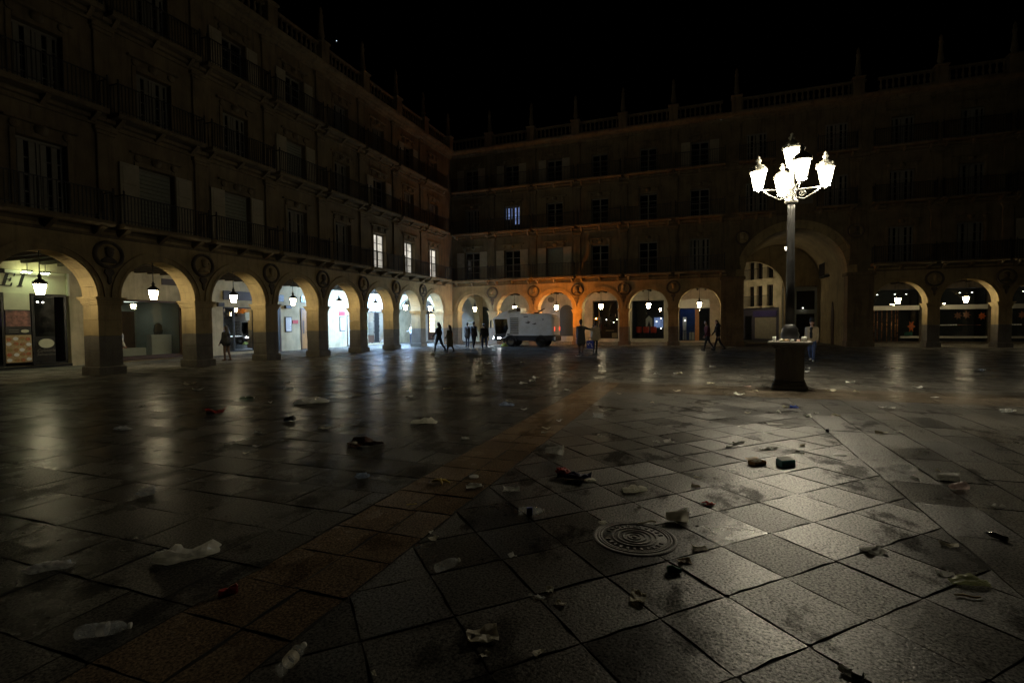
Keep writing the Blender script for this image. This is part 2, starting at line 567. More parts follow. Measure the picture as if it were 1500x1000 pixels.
def courses_y(x0, x1, y0, y1, w, lmin, lmax, pink=False):
    x = x0
    while x < x1 - 0.01:
        ww = min(w * rng.uniform(0.95, 1.05), x1 - x)
        if x1 - (x + ww) < 0.2: ww = x1 - x
        y = y0 - rng.uniform(0, lmax)
        while y < y1 - 0.01:
            l = rng.uniform(lmin, lmax)
            a, b = max(y, y0), min(y + l, y1)
            if b - a > 0.06: slabs.append(([(x, a), (x + ww, a), (x + ww, b), (x, b)], pink))
            y += l
        x += ww

BX0, BX1, CX1 = 16.41, 17.22, 21.04
SY0, SY1, NEAR = -25.6, -23.8, -43.0
courses_x(-6.3, BX0, NEAR, SY1, 0.52, 0.55, 0.95)                       # left field, courses across
courses_x(-6.3, 52.0, SY1, 6.4, 0.56, 0.6, 1.1)                         # far field and arcade floors
y = NEAR                                                               # pink band along the left
while y < SY1 - 0.01:
    h = min(rng.uniform(0.42, 0.50), SY1 - y)
    s = BX0 + (BX1 - BX0) * rng.choice((0.45, 0.52, 0.58))
    for a, b in ((BX0, s), (s, BX1)):
        slabs.append(([(a, y), (b, y), (b, y + h), (a, y + h)], True))
    y += h
courses_x(BX1, 52.0, SY0, SY1, 0.6, 0.6, 0.95, True)                    # pink band across, past the lamp
q = 0.515 * math.sqrt(2) / 2                                            # diagonal field
ox, oy = 18.29, -34.95
for i in range(-45, 46):
    for j in range(-45, 46):
        cx, cyy = ox + (i + j + 1) * q, oy + (i - j) * q
        if BX1 - 1 < cx < CX1 + 1 and NEAR - 1 < cyy < SY0 + 1:
            p = clip_poly([(cx - q, cyy), (cx, cyy - q), (cx + q, cyy), (cx, cyy + q)], BX1, CX1, NEAR, SY0)
            if len(p) >= 3 and poly_area(p) > 0.01: slabs.append((p, False))
courses_y(CX1, 52.0, NEAR, SY0, 0.48, 0.6, 1.05)                         # right field, courses along

def slab_geometry(poly, r, near):
    """outline with worn corners and ragged edges, top inset and slightly tilted"""
    n = len(poly)
    cx = sum(p[0] for p in poly) / n
    cy_ = sum(p[1] for p in poly) / n
    gap = r.choice((0.0005, 0.001, 0.002, 0.0035, 0.007)) if near else r.uniform(0.002, 0.006)
    seg = 4 if near else 1
    jit = 0.006 if near else 0.0
    out = []
    for i in range(n):
        a, b = Vector(poly[i]), Vector(poly[(i + 1) % n])
        L = (b - a).length
        k = max(1, min(seg, int(L / 0.11))) if near else 1
        for s in range(k):
            t = s / k
            if s == 0:
                if near and L > 0.15:
                    cut = r.choice((0.003, 0.005, 0.008, 0.012, 0.022))
                    pa = Vector(poly[i - 1])
                    d0 = (pa - a)
                    if d0.length > 0.1:
                        out.append(a + d0.normalized() * cut)
                    out.append(a + (b - a).normalized() * cut)
                else:
                    out.append(a.copy())
            else:
                p = a.lerp(b, t)
                nrm = Vector(((b - a).y, -(b - a).x)).normalized()
                out.append(p - nrm * abs(r.gauss(0, jit)))
    tx, ty, dz = r.gauss(0, 0.0035), r.gauss(0, 0.0035), r.uniform(-0.003, 0.002)
    def P(p, inset, z):
        d = Vector((p.x - cx, p.y - cy_))
        l = d.length
        d = d * max(0.0, (l - inset) / l) if l > 1e-6 else d
        return (cx + d.x, cy_ + d.y, z + tx * d.x + ty * d.y + dz)
    m = len(out)
    bev = r.uniform(0.002, 0.005) if near else 0.003
    vs = [P(p, gap, -0.035) for p in out] + [P(p, gap, -0.0028 if near else -0.0014) for p in out] + [P(p, gap + bev, 0.0) for p in out]
    fs = []
    for k in (0, m):
        fs += [(k + i, k + (i + 1) % m, k + m + (i + 1) % m, k + m + i) for i in range(m)]
    fs.append(tuple(range(2 * m, 3 * m)))
    return vs, fs          # the last face is the worn top; the rest is the dirty edge

def screen_area(poly):
    """how large a slab shows from the photographer's place (0 if out of frame)"""
    pts = []
    for px, py in poly:
        d = _m.transposed() @ (Vector((px, py, 0)) - EYE)
        if d.y < 0.3: return 0
        u, w = d.x / d.y * 737.58, d.z / d.y * 737.58
        pts.append((u, w))
    mx = sum(p[0] for p in pts) / len(pts); my = sum(p[1] for p in pts) / len(pts)
    if abs(mx) > 800 or abs(my) > 560: return 0
    return abs(poly_area(pts))

order = sorted(range(len(slabs)), key=lambda i: -screen_area(slabs[i][0]))
single = set(order[:300])
rest = {}
Mi = {}
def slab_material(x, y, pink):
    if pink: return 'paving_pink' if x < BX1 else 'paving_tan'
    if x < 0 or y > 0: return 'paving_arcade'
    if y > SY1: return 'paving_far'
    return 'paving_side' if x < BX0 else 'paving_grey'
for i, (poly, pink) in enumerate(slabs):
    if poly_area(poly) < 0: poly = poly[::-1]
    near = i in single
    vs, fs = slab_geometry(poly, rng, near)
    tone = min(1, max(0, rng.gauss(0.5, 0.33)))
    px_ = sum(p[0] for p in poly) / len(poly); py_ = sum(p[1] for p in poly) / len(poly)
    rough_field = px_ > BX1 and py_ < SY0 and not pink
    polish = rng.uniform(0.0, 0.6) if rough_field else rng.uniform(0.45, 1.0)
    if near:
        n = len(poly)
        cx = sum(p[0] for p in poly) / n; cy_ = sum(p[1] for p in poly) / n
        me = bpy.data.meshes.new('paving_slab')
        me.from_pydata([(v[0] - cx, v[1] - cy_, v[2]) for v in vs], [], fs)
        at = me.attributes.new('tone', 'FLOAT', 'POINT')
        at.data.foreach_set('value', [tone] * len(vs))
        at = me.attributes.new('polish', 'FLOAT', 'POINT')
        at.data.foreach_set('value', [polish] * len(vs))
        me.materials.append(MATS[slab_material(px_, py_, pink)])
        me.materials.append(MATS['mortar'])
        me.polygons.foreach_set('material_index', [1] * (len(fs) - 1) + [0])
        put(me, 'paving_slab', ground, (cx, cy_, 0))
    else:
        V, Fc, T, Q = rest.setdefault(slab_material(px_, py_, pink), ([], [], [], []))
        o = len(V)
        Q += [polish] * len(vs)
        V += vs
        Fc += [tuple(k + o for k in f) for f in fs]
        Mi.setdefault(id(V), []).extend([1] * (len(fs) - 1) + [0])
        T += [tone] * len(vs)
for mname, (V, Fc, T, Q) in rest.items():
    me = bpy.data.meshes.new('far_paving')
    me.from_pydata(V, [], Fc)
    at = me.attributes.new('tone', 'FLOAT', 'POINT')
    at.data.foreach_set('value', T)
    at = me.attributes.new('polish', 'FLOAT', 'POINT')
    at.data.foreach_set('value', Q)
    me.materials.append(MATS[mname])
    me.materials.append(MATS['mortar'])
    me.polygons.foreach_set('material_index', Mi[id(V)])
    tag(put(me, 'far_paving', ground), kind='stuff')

# ------------------------------------------------------------------ arcaded buildings
# local axes of a building: u along the facade, v out towards the plaza, z up; v = 0 is the facade plane
SPR, RAD, RING, DEP = 2.70, 1.40, 0.30, 0.80
Z1, Z2, Z3, ZC = 5.06, 8.84, 12.28, 15.20
FLOORS = ((Z1, 5.24, 7.50, 1.32), (Z2, 8.98, 10.95, 1.28), (Z3, 12.42, 14.20, 1.20))   # slab, sill, head, width
CEIL, INNER = 4.46, -6.3

def arc(r, n, a0=0.0, a1=pi, c=(0, SPR)):
    return [(c[0] + r * cos(a0 + (a1 - a0) * i / n), c[1] + r * sin(a0 + (a1 - a0) * i / n)) for i in range(n + 1)]

def spandrel_mesh(w):
    """wall over one arch, springing to first floor, with the round opening cut out"""
    b = MB()
    ro, n = RAD + RING, 24
    hole = arc(ro, n)
    top = Z1 - 0.12
    pts = []
    for x, z in hole:
        pts.append((x, z))
    # strips between the arch line and the outer rectangle
    def outer(i):
        a = pi * i / n
        t = min(abs((w / 2) / cos(a)) if abs(cos(a)) > 1e-6 else 1e9, (top - SPR) / sin(a) if sin(a) > 1e-6 else 1e9)
        return (t * cos(a), SPR + t * sin(a))
    corner = math.atan2(top - SPR, w / 2)
    angs = sorted(set([pi * i / n for i in range(n + 1)] + [corner, pi - corner]))
    def out_a(a):
        t = min((w / 2) / abs(cos(a)) if abs(cos(a)) > 1e-6 else 1e9, (top - SPR) / sin(a) if sin(a) > 1e-6 else 1e9)
        return (t * cos(a), SPR + t * sin(a))
    for a, c in zip(angs, angs[1:]):
        i0, i1 = (ro * cos(a), SPR + ro * sin(a)), (ro * cos(c), SPR + ro * sin(c))
        o0, o1 = out_a(a), out_a(c)
        b.prism([i0, o0, o1, i1], 0.0, -DEP, 'XZ')
    return b.mesh('spandrel_wall', 'sandstone')

def voussoir_mesh(n=13):
    b = MB()
    g = 0.0025
    a0, a1 = g, pi / n - g
    inner = arc(RAD, 3, a0, a1, (0, 0))
    outer = arc(RAD + RING - 0.002, 3, a1, a0, (0, 0))
    b.prism(inner + outer, 0.012, -DEP - 0.01, 'XZ')
    return b.mesh('voussoir', 'sandstone')

def archivolt_mesh():
    """two thin raised mouldings following the arch on the front"""
    b = MB()
    for r0, r1, d in ((RAD + RING - 0.10, RAD + RING + 0.035, 0.06), (RAD + 0.06, RAD + 0.11, 0.03)):
        o, i = arc(r1, 24), arc(r0, 24)
        for k in range(24):
            b.prism([i[k], o[k], o[k + 1], i[k + 1]], -0.01, d, 'XZ')
    return b.mesh('arch_moulding', 'sandstone')

def pier_parts(w):
    h = w / 2
    pl = MB().bbox(-h - 0.07, h + 0.07, -DEP - 0.07, 0.09, -0.02, 0.30, 0.025).mesh('plinth', 'granite')
    bl = []
    for z0, z1, m in ((0.30, 0.84, 'granite'), (0.84, 1.36, 'granite'), (1.36, 1.90, 'sandstone'), (1.90, 2.42, 'sandstone')):
        e = random.uniform(0, 0.006)
        bl.append((MB().bbox(-h - e, h + e, -DEP - e, e, z0 + 0.002, z1 - 0.002, 0.009).mesh('block', m)))
    cp = MB()
    for z0, z1, o in ((2.42, 2.48, 0.03), (2.48, 2.58, 0.055), (2.58, 2.64, 0.095), (2.64, 2.698, 0.125)):
        cp.bbox(-h - o, h + o, -DEP - o, o, z0, z1, 0.008)
    return pl, bl, cp.mesh('capital', 'sandstone')

def wall_mesh(w):
    """one bay of upper wall with three window openings, string courses and a moulded surround to each window"""
    b = MB()
    zs = [Z1 - 0.12, Z2, Z3, ZC]
    for k, (sl, sill, head, ww) in enumerate(FLOORS):
        z0, z1 = zs[k], zs[k + 1]
        b.box(-w / 2, -ww / 2, -0.5, 0, z0, z1)
        b.box(ww / 2, w / 2, -0.5, 0, z0, z1)
        b.box(-ww / 2, ww / 2, -0.5, 0, head, z1)
        b.box(-ww / 2, ww / 2, -0.5, 0, z0, sill)
        s = 0.15
        b.bbox(-ww / 2 - s, -ww / 2 + 0.0, -0.02, 0.05, sill, head + s, 0.012)
        b.bbox(ww / 2, ww / 2 + s, -0.02, 0.05, sill, head + s, 0.012)
        b.bbox(-ww / 2, ww / 2, -0.02, 0.048, head, head + s, 0.012)
        # carved head: volutes and a shell over the lintel
        b.bbox(-ww / 2 - 0.3, ww / 2 + 0.3, -0.02, 0.12, head + 0.42, head + 0.50, 0.015)
        for sx in (-1, 1):
            b.lathe([(0.0, -0.02), (0.13, -0.02), (0.13, 0.07), (0.05, 0.10), (0.0, 0.10)], 12, (sx * (ww / 2 + 0.02), 0, head + 0.28), 0, False, 'Y')
        b.lathe([(0.0, -0.02), (0.2, -0.02), (0.17, 0.08), (0.0, 0.14)], 12, (0, 0, head + 0.29), 0, True, 'Y', 1, 1)
        if k < 2:
            b.bbox(-w / 2, w / 2, -0.02, 0.09, z1 - 0.34, z1 - 0.24, 0.015)
            b.bbox(-w / 2, w / 2, -0.02, 0.16, z1 - 0.16, z1 - 0.02, 0.02)
    b.bbox(-w / 2, w / 2, -0.02, 0.07, Z1 - 0.32, Z1 - 0.22, 0.012)
    return b.mesh('upper_wall', 'dimmed_sandstone')

def pilaster_mesh():
    b = MB()
    for z0, z1 in ((Z1 + 0.16, Z2 - 0.34), (Z2 + 0.16, Z3 - 0.34), (Z3 + 0.16, ZC - 0.02)):
        b.bbox(-0.27, 0.27, -0.02, 0.10, z0 + 0.3, z1 - 0.26, 0.015)
        b.bbox(-0.33, 0.33, -0.02, 0.15, z0, z0 + 0.3, 0.02)
        b.bbox(-0.31, 0.31, -0.02, 0.14, z1 - 0.26, z1 - 0.14, 0.02)
        b.bbox(-0.36, 0.36, -0.02, 0.18, z1 - 0.14, z1, 0.02)
    return b.mesh('pilaster', 'dimmed_sandstone')

def cornice_mesh(w):
    b = MB()
    prof = [(-0.5, ZC), (0.10, ZC), (0.14, ZC + 0.10), (0.22, ZC + 0.14), (0.26, ZC + 0.26), (0.48, ZC + 0.30), (0.56, ZC + 0.42), (0.56, ZC + 0.50), (-0.5, ZC + 0.50)]
    b.prism(prof, -w / 2, w / 2, 'YZ')
    k = -w / 2 + 0.12
    while k < w / 2 - 0.1:
        b.box(k, k + 0.10, 0.12, 0.24, ZC + 0.15, ZC + 0.262)
        k += 0.237
    return b.mesh('cornice', 'dimmed_sandstone')

ZB = ZC + 0.50
def balustrade_meshes(w):
    r = MB()
    r.bbox(-w / 2 + 0.3, w / 2 - 0.3, 0.13, 0.37, ZB, ZB + 0.14, 0.015)
    r.bbox(-w / 2 + 0.3, w / 2 - 0.3, 0.12, 0.38, ZB + 0.78, ZB + 0.92, 0.02)
    p = MB()
    n = 9
    for i in range(n):
        x = -w / 2 + 0.3 + (w - 0.6) * (i + 0.5) / n
        p.lathe([(0.075, ZB + 0.14), (0.04, ZB + 0.2), (0.085, ZB + 0.36), (0.04, ZB + 0.6), (0.07, ZB + 0.78)], 6, (x, 0.25, 0))
    return r.mesh('balustrade', 'dimmed_sandstone'), p.mesh('balusters', 'dimmed_sandstone')

def pinnacle_mesh():
    b = MB()
    b.bbox(-0.3, 0.3, -0.05, 0.55, ZB, ZB + 0.96, 0.02)
    b.bbox(-0.36, 0.36, -0.11, 0.61, ZB + 0.96, ZB + 1.08, 0.02)
    b.lathe([(0.2, ZB + 1.08), (0.12, ZB + 1.2), (0.2, ZB + 1.42), (0.17, ZB + 1.5), (0.1, ZB + 2.3), (0.13, ZB + 2.4), (0.13, ZB + 2.52), (0.08, ZB + 2.6), (0.1, ZB + 2.75), (0.0, ZB + 2.98)], 8, (0, 0.25, 0))
    return b.mesh('pinnacle', 'dimmed_sandstone')

def balcony_meshes(w, z, deep):
    s = MB()
    s.prism([(0.0, z), (deep - 0.06, z), (deep, z + 0.05), (deep, z + 0.15), (0.0, z + 0.15)], -w / 2, w / 2, 'YZ')
    for x in (-w / 2 + 0.25, 0.0, w / 2 - 0.25):
        s.prism([(0.0, z - 0.30), (0.05, z - 0.30), (deep - 0.15, z - 0.04), (deep - 0.15, z - 0.001), (0.0, z - 0.001)], x - 0.07, x + 0.07, 'YZ')
    r = MB()
    y = deep - 0.05
    t = 0.011
    r.box(-w / 2 + 0.03, w / 2 - 0.03, y - 0.02, y + 0.02, z + 1.12, z + 1.15)
    r.box(-w / 2 + 0.03, w / 2 - 0.03, y - 0.012, y + 0.012, z + 0.24, z + 0.262)
    for sx in (-1, 1):
        r.box(sx * (w / 2 - 0.03) - 0.02, sx * (w / 2 - 0.03) + 0.02, 0.05, y + 0.02, z + 1.121, z + 1.149)
        for v in (0.16, 0.34):
            r.box(sx * (w / 2 - 0.03) - t, sx * (w / 2 - 0.03) + t, v - t, v + t, z + 0.15, z + 1.13)
        r.box(sx * (w / 2 - 0.03) - 0.02, sx * (w / 2 - 0.03) + 0.02, y - 0.021, y + 0.021, z + 0.15, z + 1.22)
        r.lathe([(0.0, -0.04), (0.04, 0.0), (0.0, 0.04)], 8, (sx * (w / 2 - 0.03), y, z + 1.25))
    n = int(w / 0.115)
    for i in range(1, n):
        x = -w / 2 + 0.03 + (w - 0.06) * i / n
        r.box(x - t, x + t, y - t, y + t, z + 0.15, z + 1.125)
    return s.mesh('balcony', 'dimmed_sandstone'), r.mesh('railing', 'iron')

def window_meshes(k):
    sl, sill, head, ww = FLOORS[k]
    f = MB()
    h = ww / 2
    y0, y1 = -0.28, -0.2
    f.box(-h, -h + 0.07, y0, y1, sill, head); f.box(h - 0.07, h, y0, y1, sill, head)
    f.box(-h + 0.07, h - 0.07, y0, y1, head - 0.08, head); f.box(-h + 0.07, h - 0.07, y0, y1, sill, sill + 0.10)
    f.box(-0.05, 0.05, y0 + 0.005, y1 + 0.012, sill + 0.10, head - 0.08)
    rows = 4
    for i in range(1, rows):
        z = sill + 0.1 + (head - sill - 0.18) * i / rows
        f.box(-h + 0.07, -0.05, y0 + 0.01, y1 - 0.01, z - 0.018, z + 0.018)
        f.box(0.05, h - 0.07, y0 + 0.01, y1 - 0.01, z - 0.018, z + 0.018)
    pw, ph = h - 0.12, (head - sill - 0.18) / rows - 0.036
    spots = []
    for i in range(rows):
        z = sill + 0.1 + (head - sill - 0.18) * i / rows + 0.018
        for x0 in (-h + 0.07, 0.05):
            spots.append((x0, z))
    pane = {m: MB().box(0, pw, -0.248, -0.24, 0, ph).mesh('pane', m) for m in ('dark_glass', 'window_glow', 'blue_glow')}
    sh = MB()
    sh.bbox(0, h, 0.055, 0.095, sill + 0.02, head - 0.01, 0.01)
    for i in range(3):
        z0 = sill + 0.1 + (head - sill - 0.2) * i / 3
        sh.bbox(0.09, h - 0.09, 0.09, 0.108, z0 + 0.04, z0 + (head - sill - 0.2) / 3 - 0.04, 0.008)
    clo = MB()
    for i in range(4):
        x0 = -h + 0.08 + (ww - 0.16) * i / 4
        clo.bbox(x0 + 0.09, x0 + (ww - 0.16) / 4 - 0.03, -0.195, -0.16, sill + 0.1, head - 0.1, 0.01)
    bl = MB()
    n = 14
    for i in range(n):
        z = head - 0.1 - (head - sill - 0.15) * (i + 1) / n
        bl.prism([(-0.19, z), (-0.155, z + 0.02), (-0.17, z + (head - sill - 0.15) / n)], -h + 0.06, h - 0.06, 'YZ')
    return dict(frame=f.mesh('window', 'frame_paint'), pane=pane, spots=spots, shutter=sh.mesh('shutter', 'shutter_paint'), h=h,
                closed=clo.mesh('inner_shutter', 'frame_paint'), blind=bl.mesh('roller_blind', 'blind'))

WIN = [window_meshes(k) for k in range(3)]
VOUSSOIR, ARCHIVOLT, PILASTER, PINNACLE = voussoir_mesh(), archivolt_mesh(), pilaster_mesh(), pinnacle_mesh()

def medallion_meshes():
    d = MB().lathe([(0.0, -0.02), (0.40, -0.02), (0.40, 0.03), (0.33, 0.045), (0.0, 0.06)], 24, (0, 0, 0), 0, True, 'Y').mesh('medallion', 'sandstone')
    r = MB().lathe([(0.37, 0.0), (0.38, 0.09), (0.43, 0.13), (0.48, 0.09), (0.49, -0.01)], 24, (0, 0, 0), 0, True, 'Y', 1, 1, False).mesh('rim', 'sandstone_dark')
    heads = []
    for s in range(3):
        b = MB()
        o = (s - 1) * 0.03
        b.lathe([(0.0, -0.17), (0.09, -0.13), (0.13, 0.0), (0.12, 0.09), (0.06, 0.16), (0.0, 0.17)], 10, (o, 0.10, 0.07), 0, True, 'Z', 1, 0.7)
        b.lathe([(0.28, -0.30), (0.25, -0.20), (0.12, -0.12), (0.08, -0.05)], 10, (o, 0.05, 0.02), 0, True, 'Z', 1, 0.35)
        b.lathe([(0.15, 0.1), (0.16, 0.14), (0.10, 0.2), (0.0, 0.22)], 8, (o, 0.09, 0.06), 0, True, 'Z', 1, 0.6)
        b.tube([(o + 0.1 * (s - 1), 0.16, 0.1), (o + 0.13 * (s - 1), 0.2, 0.05)], 0.02, 6)
        heads.append(b.mesh('carved_bust', ['sandstone', 'sandstone_dark', 'sandstone'][s]))
    t = MB().prism([(-0.12, -0.50), (0.12, -0.50), (0.16, -0.62), (0.06, -0.74), (0.05, -0.95), (0.0, -1.02), (-0.05, -0.95), (-0.06, -0.74), (-0.16, -0.62)], -0.01, 0.07, 'XZ').mesh('pendant', 'sandstone_dark')
    return d, r, heads, t

MED = medallion_meshes()
BEAM = MB().bbox(-0.07, 0.07, INNER, -DEP, CEIL - 0.20, CEIL + 0.02, 0.015).mesh('ceiling_beam', 'oak_beam')

def add_window(bld, u, k, kind, lit=None):
    W = WIN[k]
    f = put(W['frame'], 'window', bld, (u, 0, 0))
    glass = lit or 'dark_glass'
    for i, (x, z) in enumerate(W['spots']):
        g = glass
        if lit == 'blue_glow' and i in (0, 1, 3): g = 'dark_glass'
        put(W['pane'][g], 'pane', f, (x, 0, z))
    if kind == 'open':
        put(W['shutter'], 'shutter', f, (-2 * W['h'] - 0.03, 0, 0)); put(W['shutter'], 'shutter', f, (W['h'] + 0.03, 0, 0))
    elif kind == 'closed':
        put(W['closed'], 'inner_shutter', f)
    elif kind == 'blind':
        put(W['blind'], 'roller_blind', f)
        put(W['shutter'], 'shutter', f, (-2 * W['h'] - 0.03, 0, 0)); put(W['shutter'], 'shutter', f, (W['h'] + 0.03, 0, 0))

def wall_with_openings(bld, u0, u1, z1, openings, mat, v=INNER, th=0.3, name='inner_wall'):
    b = MB()
    u = u0
    for a, c, za, zb in sorted(openings):
        if a > u: b.box(u, a, v - th, v, 0, z1)
        b.box(a, c, v - th, v, zb, z1)
        if za > 0: b.box(a, c, v - th, v, 0, za)
        u = c
    b.box(u, u1, v - th, v, 0, z1)
    return b.build(name, mat, bld)

def cross_arch(bld, a0, a1, along, at0, at1, r, spr, mat='cream_wall', name='transverse_arch'):
    """a wall across the arcade with one round-headed opening; spans a0..a1"""
    c = (a0 + a1) / 2
    b = MB()
    pts = [(c - r, 0)] + [(c + r * cos(pi - pi * i / 16), spr + r * sin(pi - pi * i / 16)) for i in range(17)] + [(c + r, 0)]
    top = CEIL + 0.02
    polys = [[(a0, 0), (c - r, 0), (c - r, spr), (a0, spr)], [(c + r, 0), (a1, 0), (a1, spr), (c + r, spr)]]
    for i in range(16):
        x0, z0 = pts[1 + i]; x1, z1 = pts[2 + i]
        polys.append([(x0, z0), (x1, z1), (x1, top), (x0, top)])
    polys.append([(a0, spr), (c - r, spr), (c - r, top), (a0, top)])
    polys.append([(c + r, spr), (a1, spr), (a1, top), (c + r, top)])
    for p in polys:
        b.prism(p, at0, at1, 'XZ' if along == 'u' else 'YZ')
    return b.build(name, mat, bld)

def make_bay_set(bld, centres, w, styles, lits, balcony_w, med_step):
    """arches, piers between them and three storeys over each"""
    sp, wm, cm = spandrel_mesh(w), wall_mesh(w), cornice_mesh(w)
    bal = [balcony_meshes(balcony_w, z, d) for z, d in ((Z1, 0.72), (Z2, 0.62), (Z3, 0.5))]
    rail, posts = balustrade_meshes(w)
    for i, u in enumerate(centres):
        put(sp, 'spandrel_wall', bld, (u, 0, 0))
        a = put(ARCHIVOLT, 'arch_moulding', bld, (u, 0, 0))
        for j in range(13):
            vo = put(VOUSSOIR, 'voussoir', a, (0, 0, SPR))
            vo.rotation_euler = (0, -pi / 13 * j, 0)
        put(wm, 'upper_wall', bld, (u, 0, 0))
        put(cm, 'cornice', bld, (u, 0, 0))
        r = put(rail, 'balustrade', bld, (u, 0, 0))
        tag(put(posts, 'balusters', r), kind='stuff')
        for k in range(3):
            s = put(bal[k][0], 'balcony', bld, (u, 0, 0))
            put(bal[k][1], 'railing', s)
            add_window(bld, u, k, styles[i % len(styles)][k], lits.get((i, k)))

def make_pier(bld, u, w, parts):
    pl, bl, cp = parts
    p = put(pl, 'pier', bld, (u, 0, 0))
    for m in bl: put(m, 'block', p)
    put(cp, 'capital', p)

def make_medallion(bld, u, s):
    d, r, heads, t = MED
    m = put(d, 'medallion', bld, (u, 0.0, 4.16))
    put(r, 'rim', m); put(heads[s % 3], 'carved_bust', m); put(t, 'pendant', m)

def make_ceiling(bld, u0, u1):
    MB().box(u0, u1, INNER - 0.3, -0.5, CEIL, CEIL + 0.25).build('arcade_ceiling', 'plaster', bld)
    u = u0 + 0.3
    while u < u1:
        put(BEAM, 'ceiling_beam', bld, (u, 0, 0))
        u += 0.62

# ---- the building along the left: local u runs from the far corner towards the photographer
SPL = 3.554
left = thing('arcaded_building', 'long sandstone arcaded building with balconies receding along the left side', 'building', (0, 0, 0), -pi / 2)
lc = [4.854 - SPL / 2 + SPL * k for k in range(11)]
ls = [('closed', 'closed', 'open'), ('open', 'closed', 'closed'), ('closed', 'open', 'closed'), ('closed', 'closed', 'closed'), ('closed', 'blind', 'open'),
      ('blind', 'closed', 'open'), ('blind', 'closed', 'closed'), ('closed', 'closed', 'open'), ('open', 'closed', 'closed'), ('closed', 'closed', 'closed'), ('open', 'open', 'closed')]
ls[0] = ('bare', 'closed', 'closed'); ls[1] = ('bare', 'closed', 'open'); ls[2] = ('bare', 'open', 'closed')
make_bay_set(left, lc, SPL, ls, {(0, 0): 'window_glow', (1, 0): 'window_glow', (2, 0): 'window_glow'}, 3.28, 1)
pp = pier_parts(SPL - 2 * RAD)
for k in range(1, 11):
    u = 1.30 + SPL * k
    make_pier(left, u, SPL - 2 * RAD, pp)
    make_medallion(left, u, k)
    put(PILASTER, 'pilaster', left, (u, 0, 0))
    put(PINNACLE, 'pinnacle', left, (u, 0, 0))
cw = lc[0] - RAD                                             # wide pier in the inner corner
pp = pier_parts(cw)
make_pier(left, cw / 2, cw, pp)
u_end = lc[0] - SPL / 2
MB().box(0, u_end, -0.5, 0, Z1 - 0.12, ZC, 1).box(0, u_end, -DEP, -0.001, SPR, Z1 - 0.12).build('corner_wall', ['sandstone', 'dimmed_sandstone'], left)
b = MB(); b.prism([(-0.5, ZC), (0.10, ZC), (0.14, ZC + 0.10), (0.22, ZC + 0.14), (0.26, ZC + 0.26), (0.48, ZC + 0.30), (0.56, ZC + 0.42), (0.56, ZC + 0.50), (-0.5, ZC + 0.50)], 0, u_end, 'YZ')
b.box(0.3, u_end - 0.3, 0.12, 0.38, ZB, ZB + 0.92)
b.build('corner_cornice', 'dimmed_sandstone', left)
put(PINNACLE, 'pinnacle', left, (0.9, 0, 0))
make_ceiling(left, -6.4, 42.0)
MB().box(-6.4, 42, INNER - 0.3, -0.52, ZC + 0.1, ZC + 0.4).box(-6.4, 42, INNER - 0.3, INNER, CEIL + 0.26, ZC + 0.1).build('roof_slab', 'sandstone_dark', left)
cross_arch(left, INNER, -DEP, 'v', -0.6, -0.05, 2.0, 2.1)

# openings in the shop wall of the left arcade: (u0, u1, z0, z1) with u = -y
open_left = [(23.95, 31.5, 0.12, 3.98), (18.85, 22.0, 0.16, 2.98), (14.2, 16.45, 0.14, 2.78), (0.35, 2.95, 0.12, 2.78)]
wall_with_openings(left, -6.4, 42.0, CEIL, open_left, 'cream_wall')

# ---- the building along the far side: local u = -x
far = thing('arcaded_building', 'sandstone arcaded building across the far side with one tall gateway arch', 'building', (0, 0, 0), pi)
SPB = 3.49
bx = [0.12 + SPB * k + SPB / 2 for k in range(0, 6)]
bs = [('open', 'closed', 'open'), ('open', 'closed', 'open'), ('blind', 'bare', 'open'), ('bare', 'bare', 'bare'), ('bare', 'bare', 'bare'), ('closed', 'bare', 'open')]
make_bay_set(far, [-x for x in bx], SPB, bs, {(1, 1): 'blue_glow'}, 3.24, 1)
pp = pier_parts(SPB - 2 * RAD)
for k in range(1, 6):
    x = 0.12 + SPB * k
    make_pier(far, -x, SPB - 2 * RAD, pp)
    make_medallion(far, -x, k + 1)
    put(PILASTER, 'pilaster', far, (-x, 0, 0))
    put(PINNACLE, 'pinnacle', far, (-x, 0, 0))
cw2 = bx[0] - RAD
pp = pier_parts(cw2 - 0.01)
make_pier(far, -cw2 / 2 - 0.004, cw2, pp)
MB().box(-0.12, 0.8, -DEP, -0.001, SPR, Z1 - 0.12).box(-0.12, 0.5, -0.5, 0, Z1 - 0.12, ZB, 1).box(0.001, 0.8, -DEP, -0.002, 0, SPR).build('corner_wall', ['sandstone', 'dimmed_sandstone'], far)
# right of the gateway
SPR_B = 3.43
rx = [31.02 + SPR_B * k for k in range(6)]
rs = [('closed', 'closed', 'closed'), ('closed', 'closed', 'closed'), ('open', 'closed', 'closed')]
make_bay_set(far, [-x for x in rx], SPR_B, rs, {}, 3.18, 1)
pp = pier_parts(SPR_B - 2 * RAD)
for k in range(6):
    x = rx[0] + SPR_B / 2 + SPR_B * k
    make_pier(far, -x, SPR_B - 2 * RAD, pp)
    make_medallion(far, -x, k)
    put(PILASTER, 'pilaster', far, (-x, 0, 0))
    put(PINNACLE, 'pinnacle', far, (-x, 0, 0))

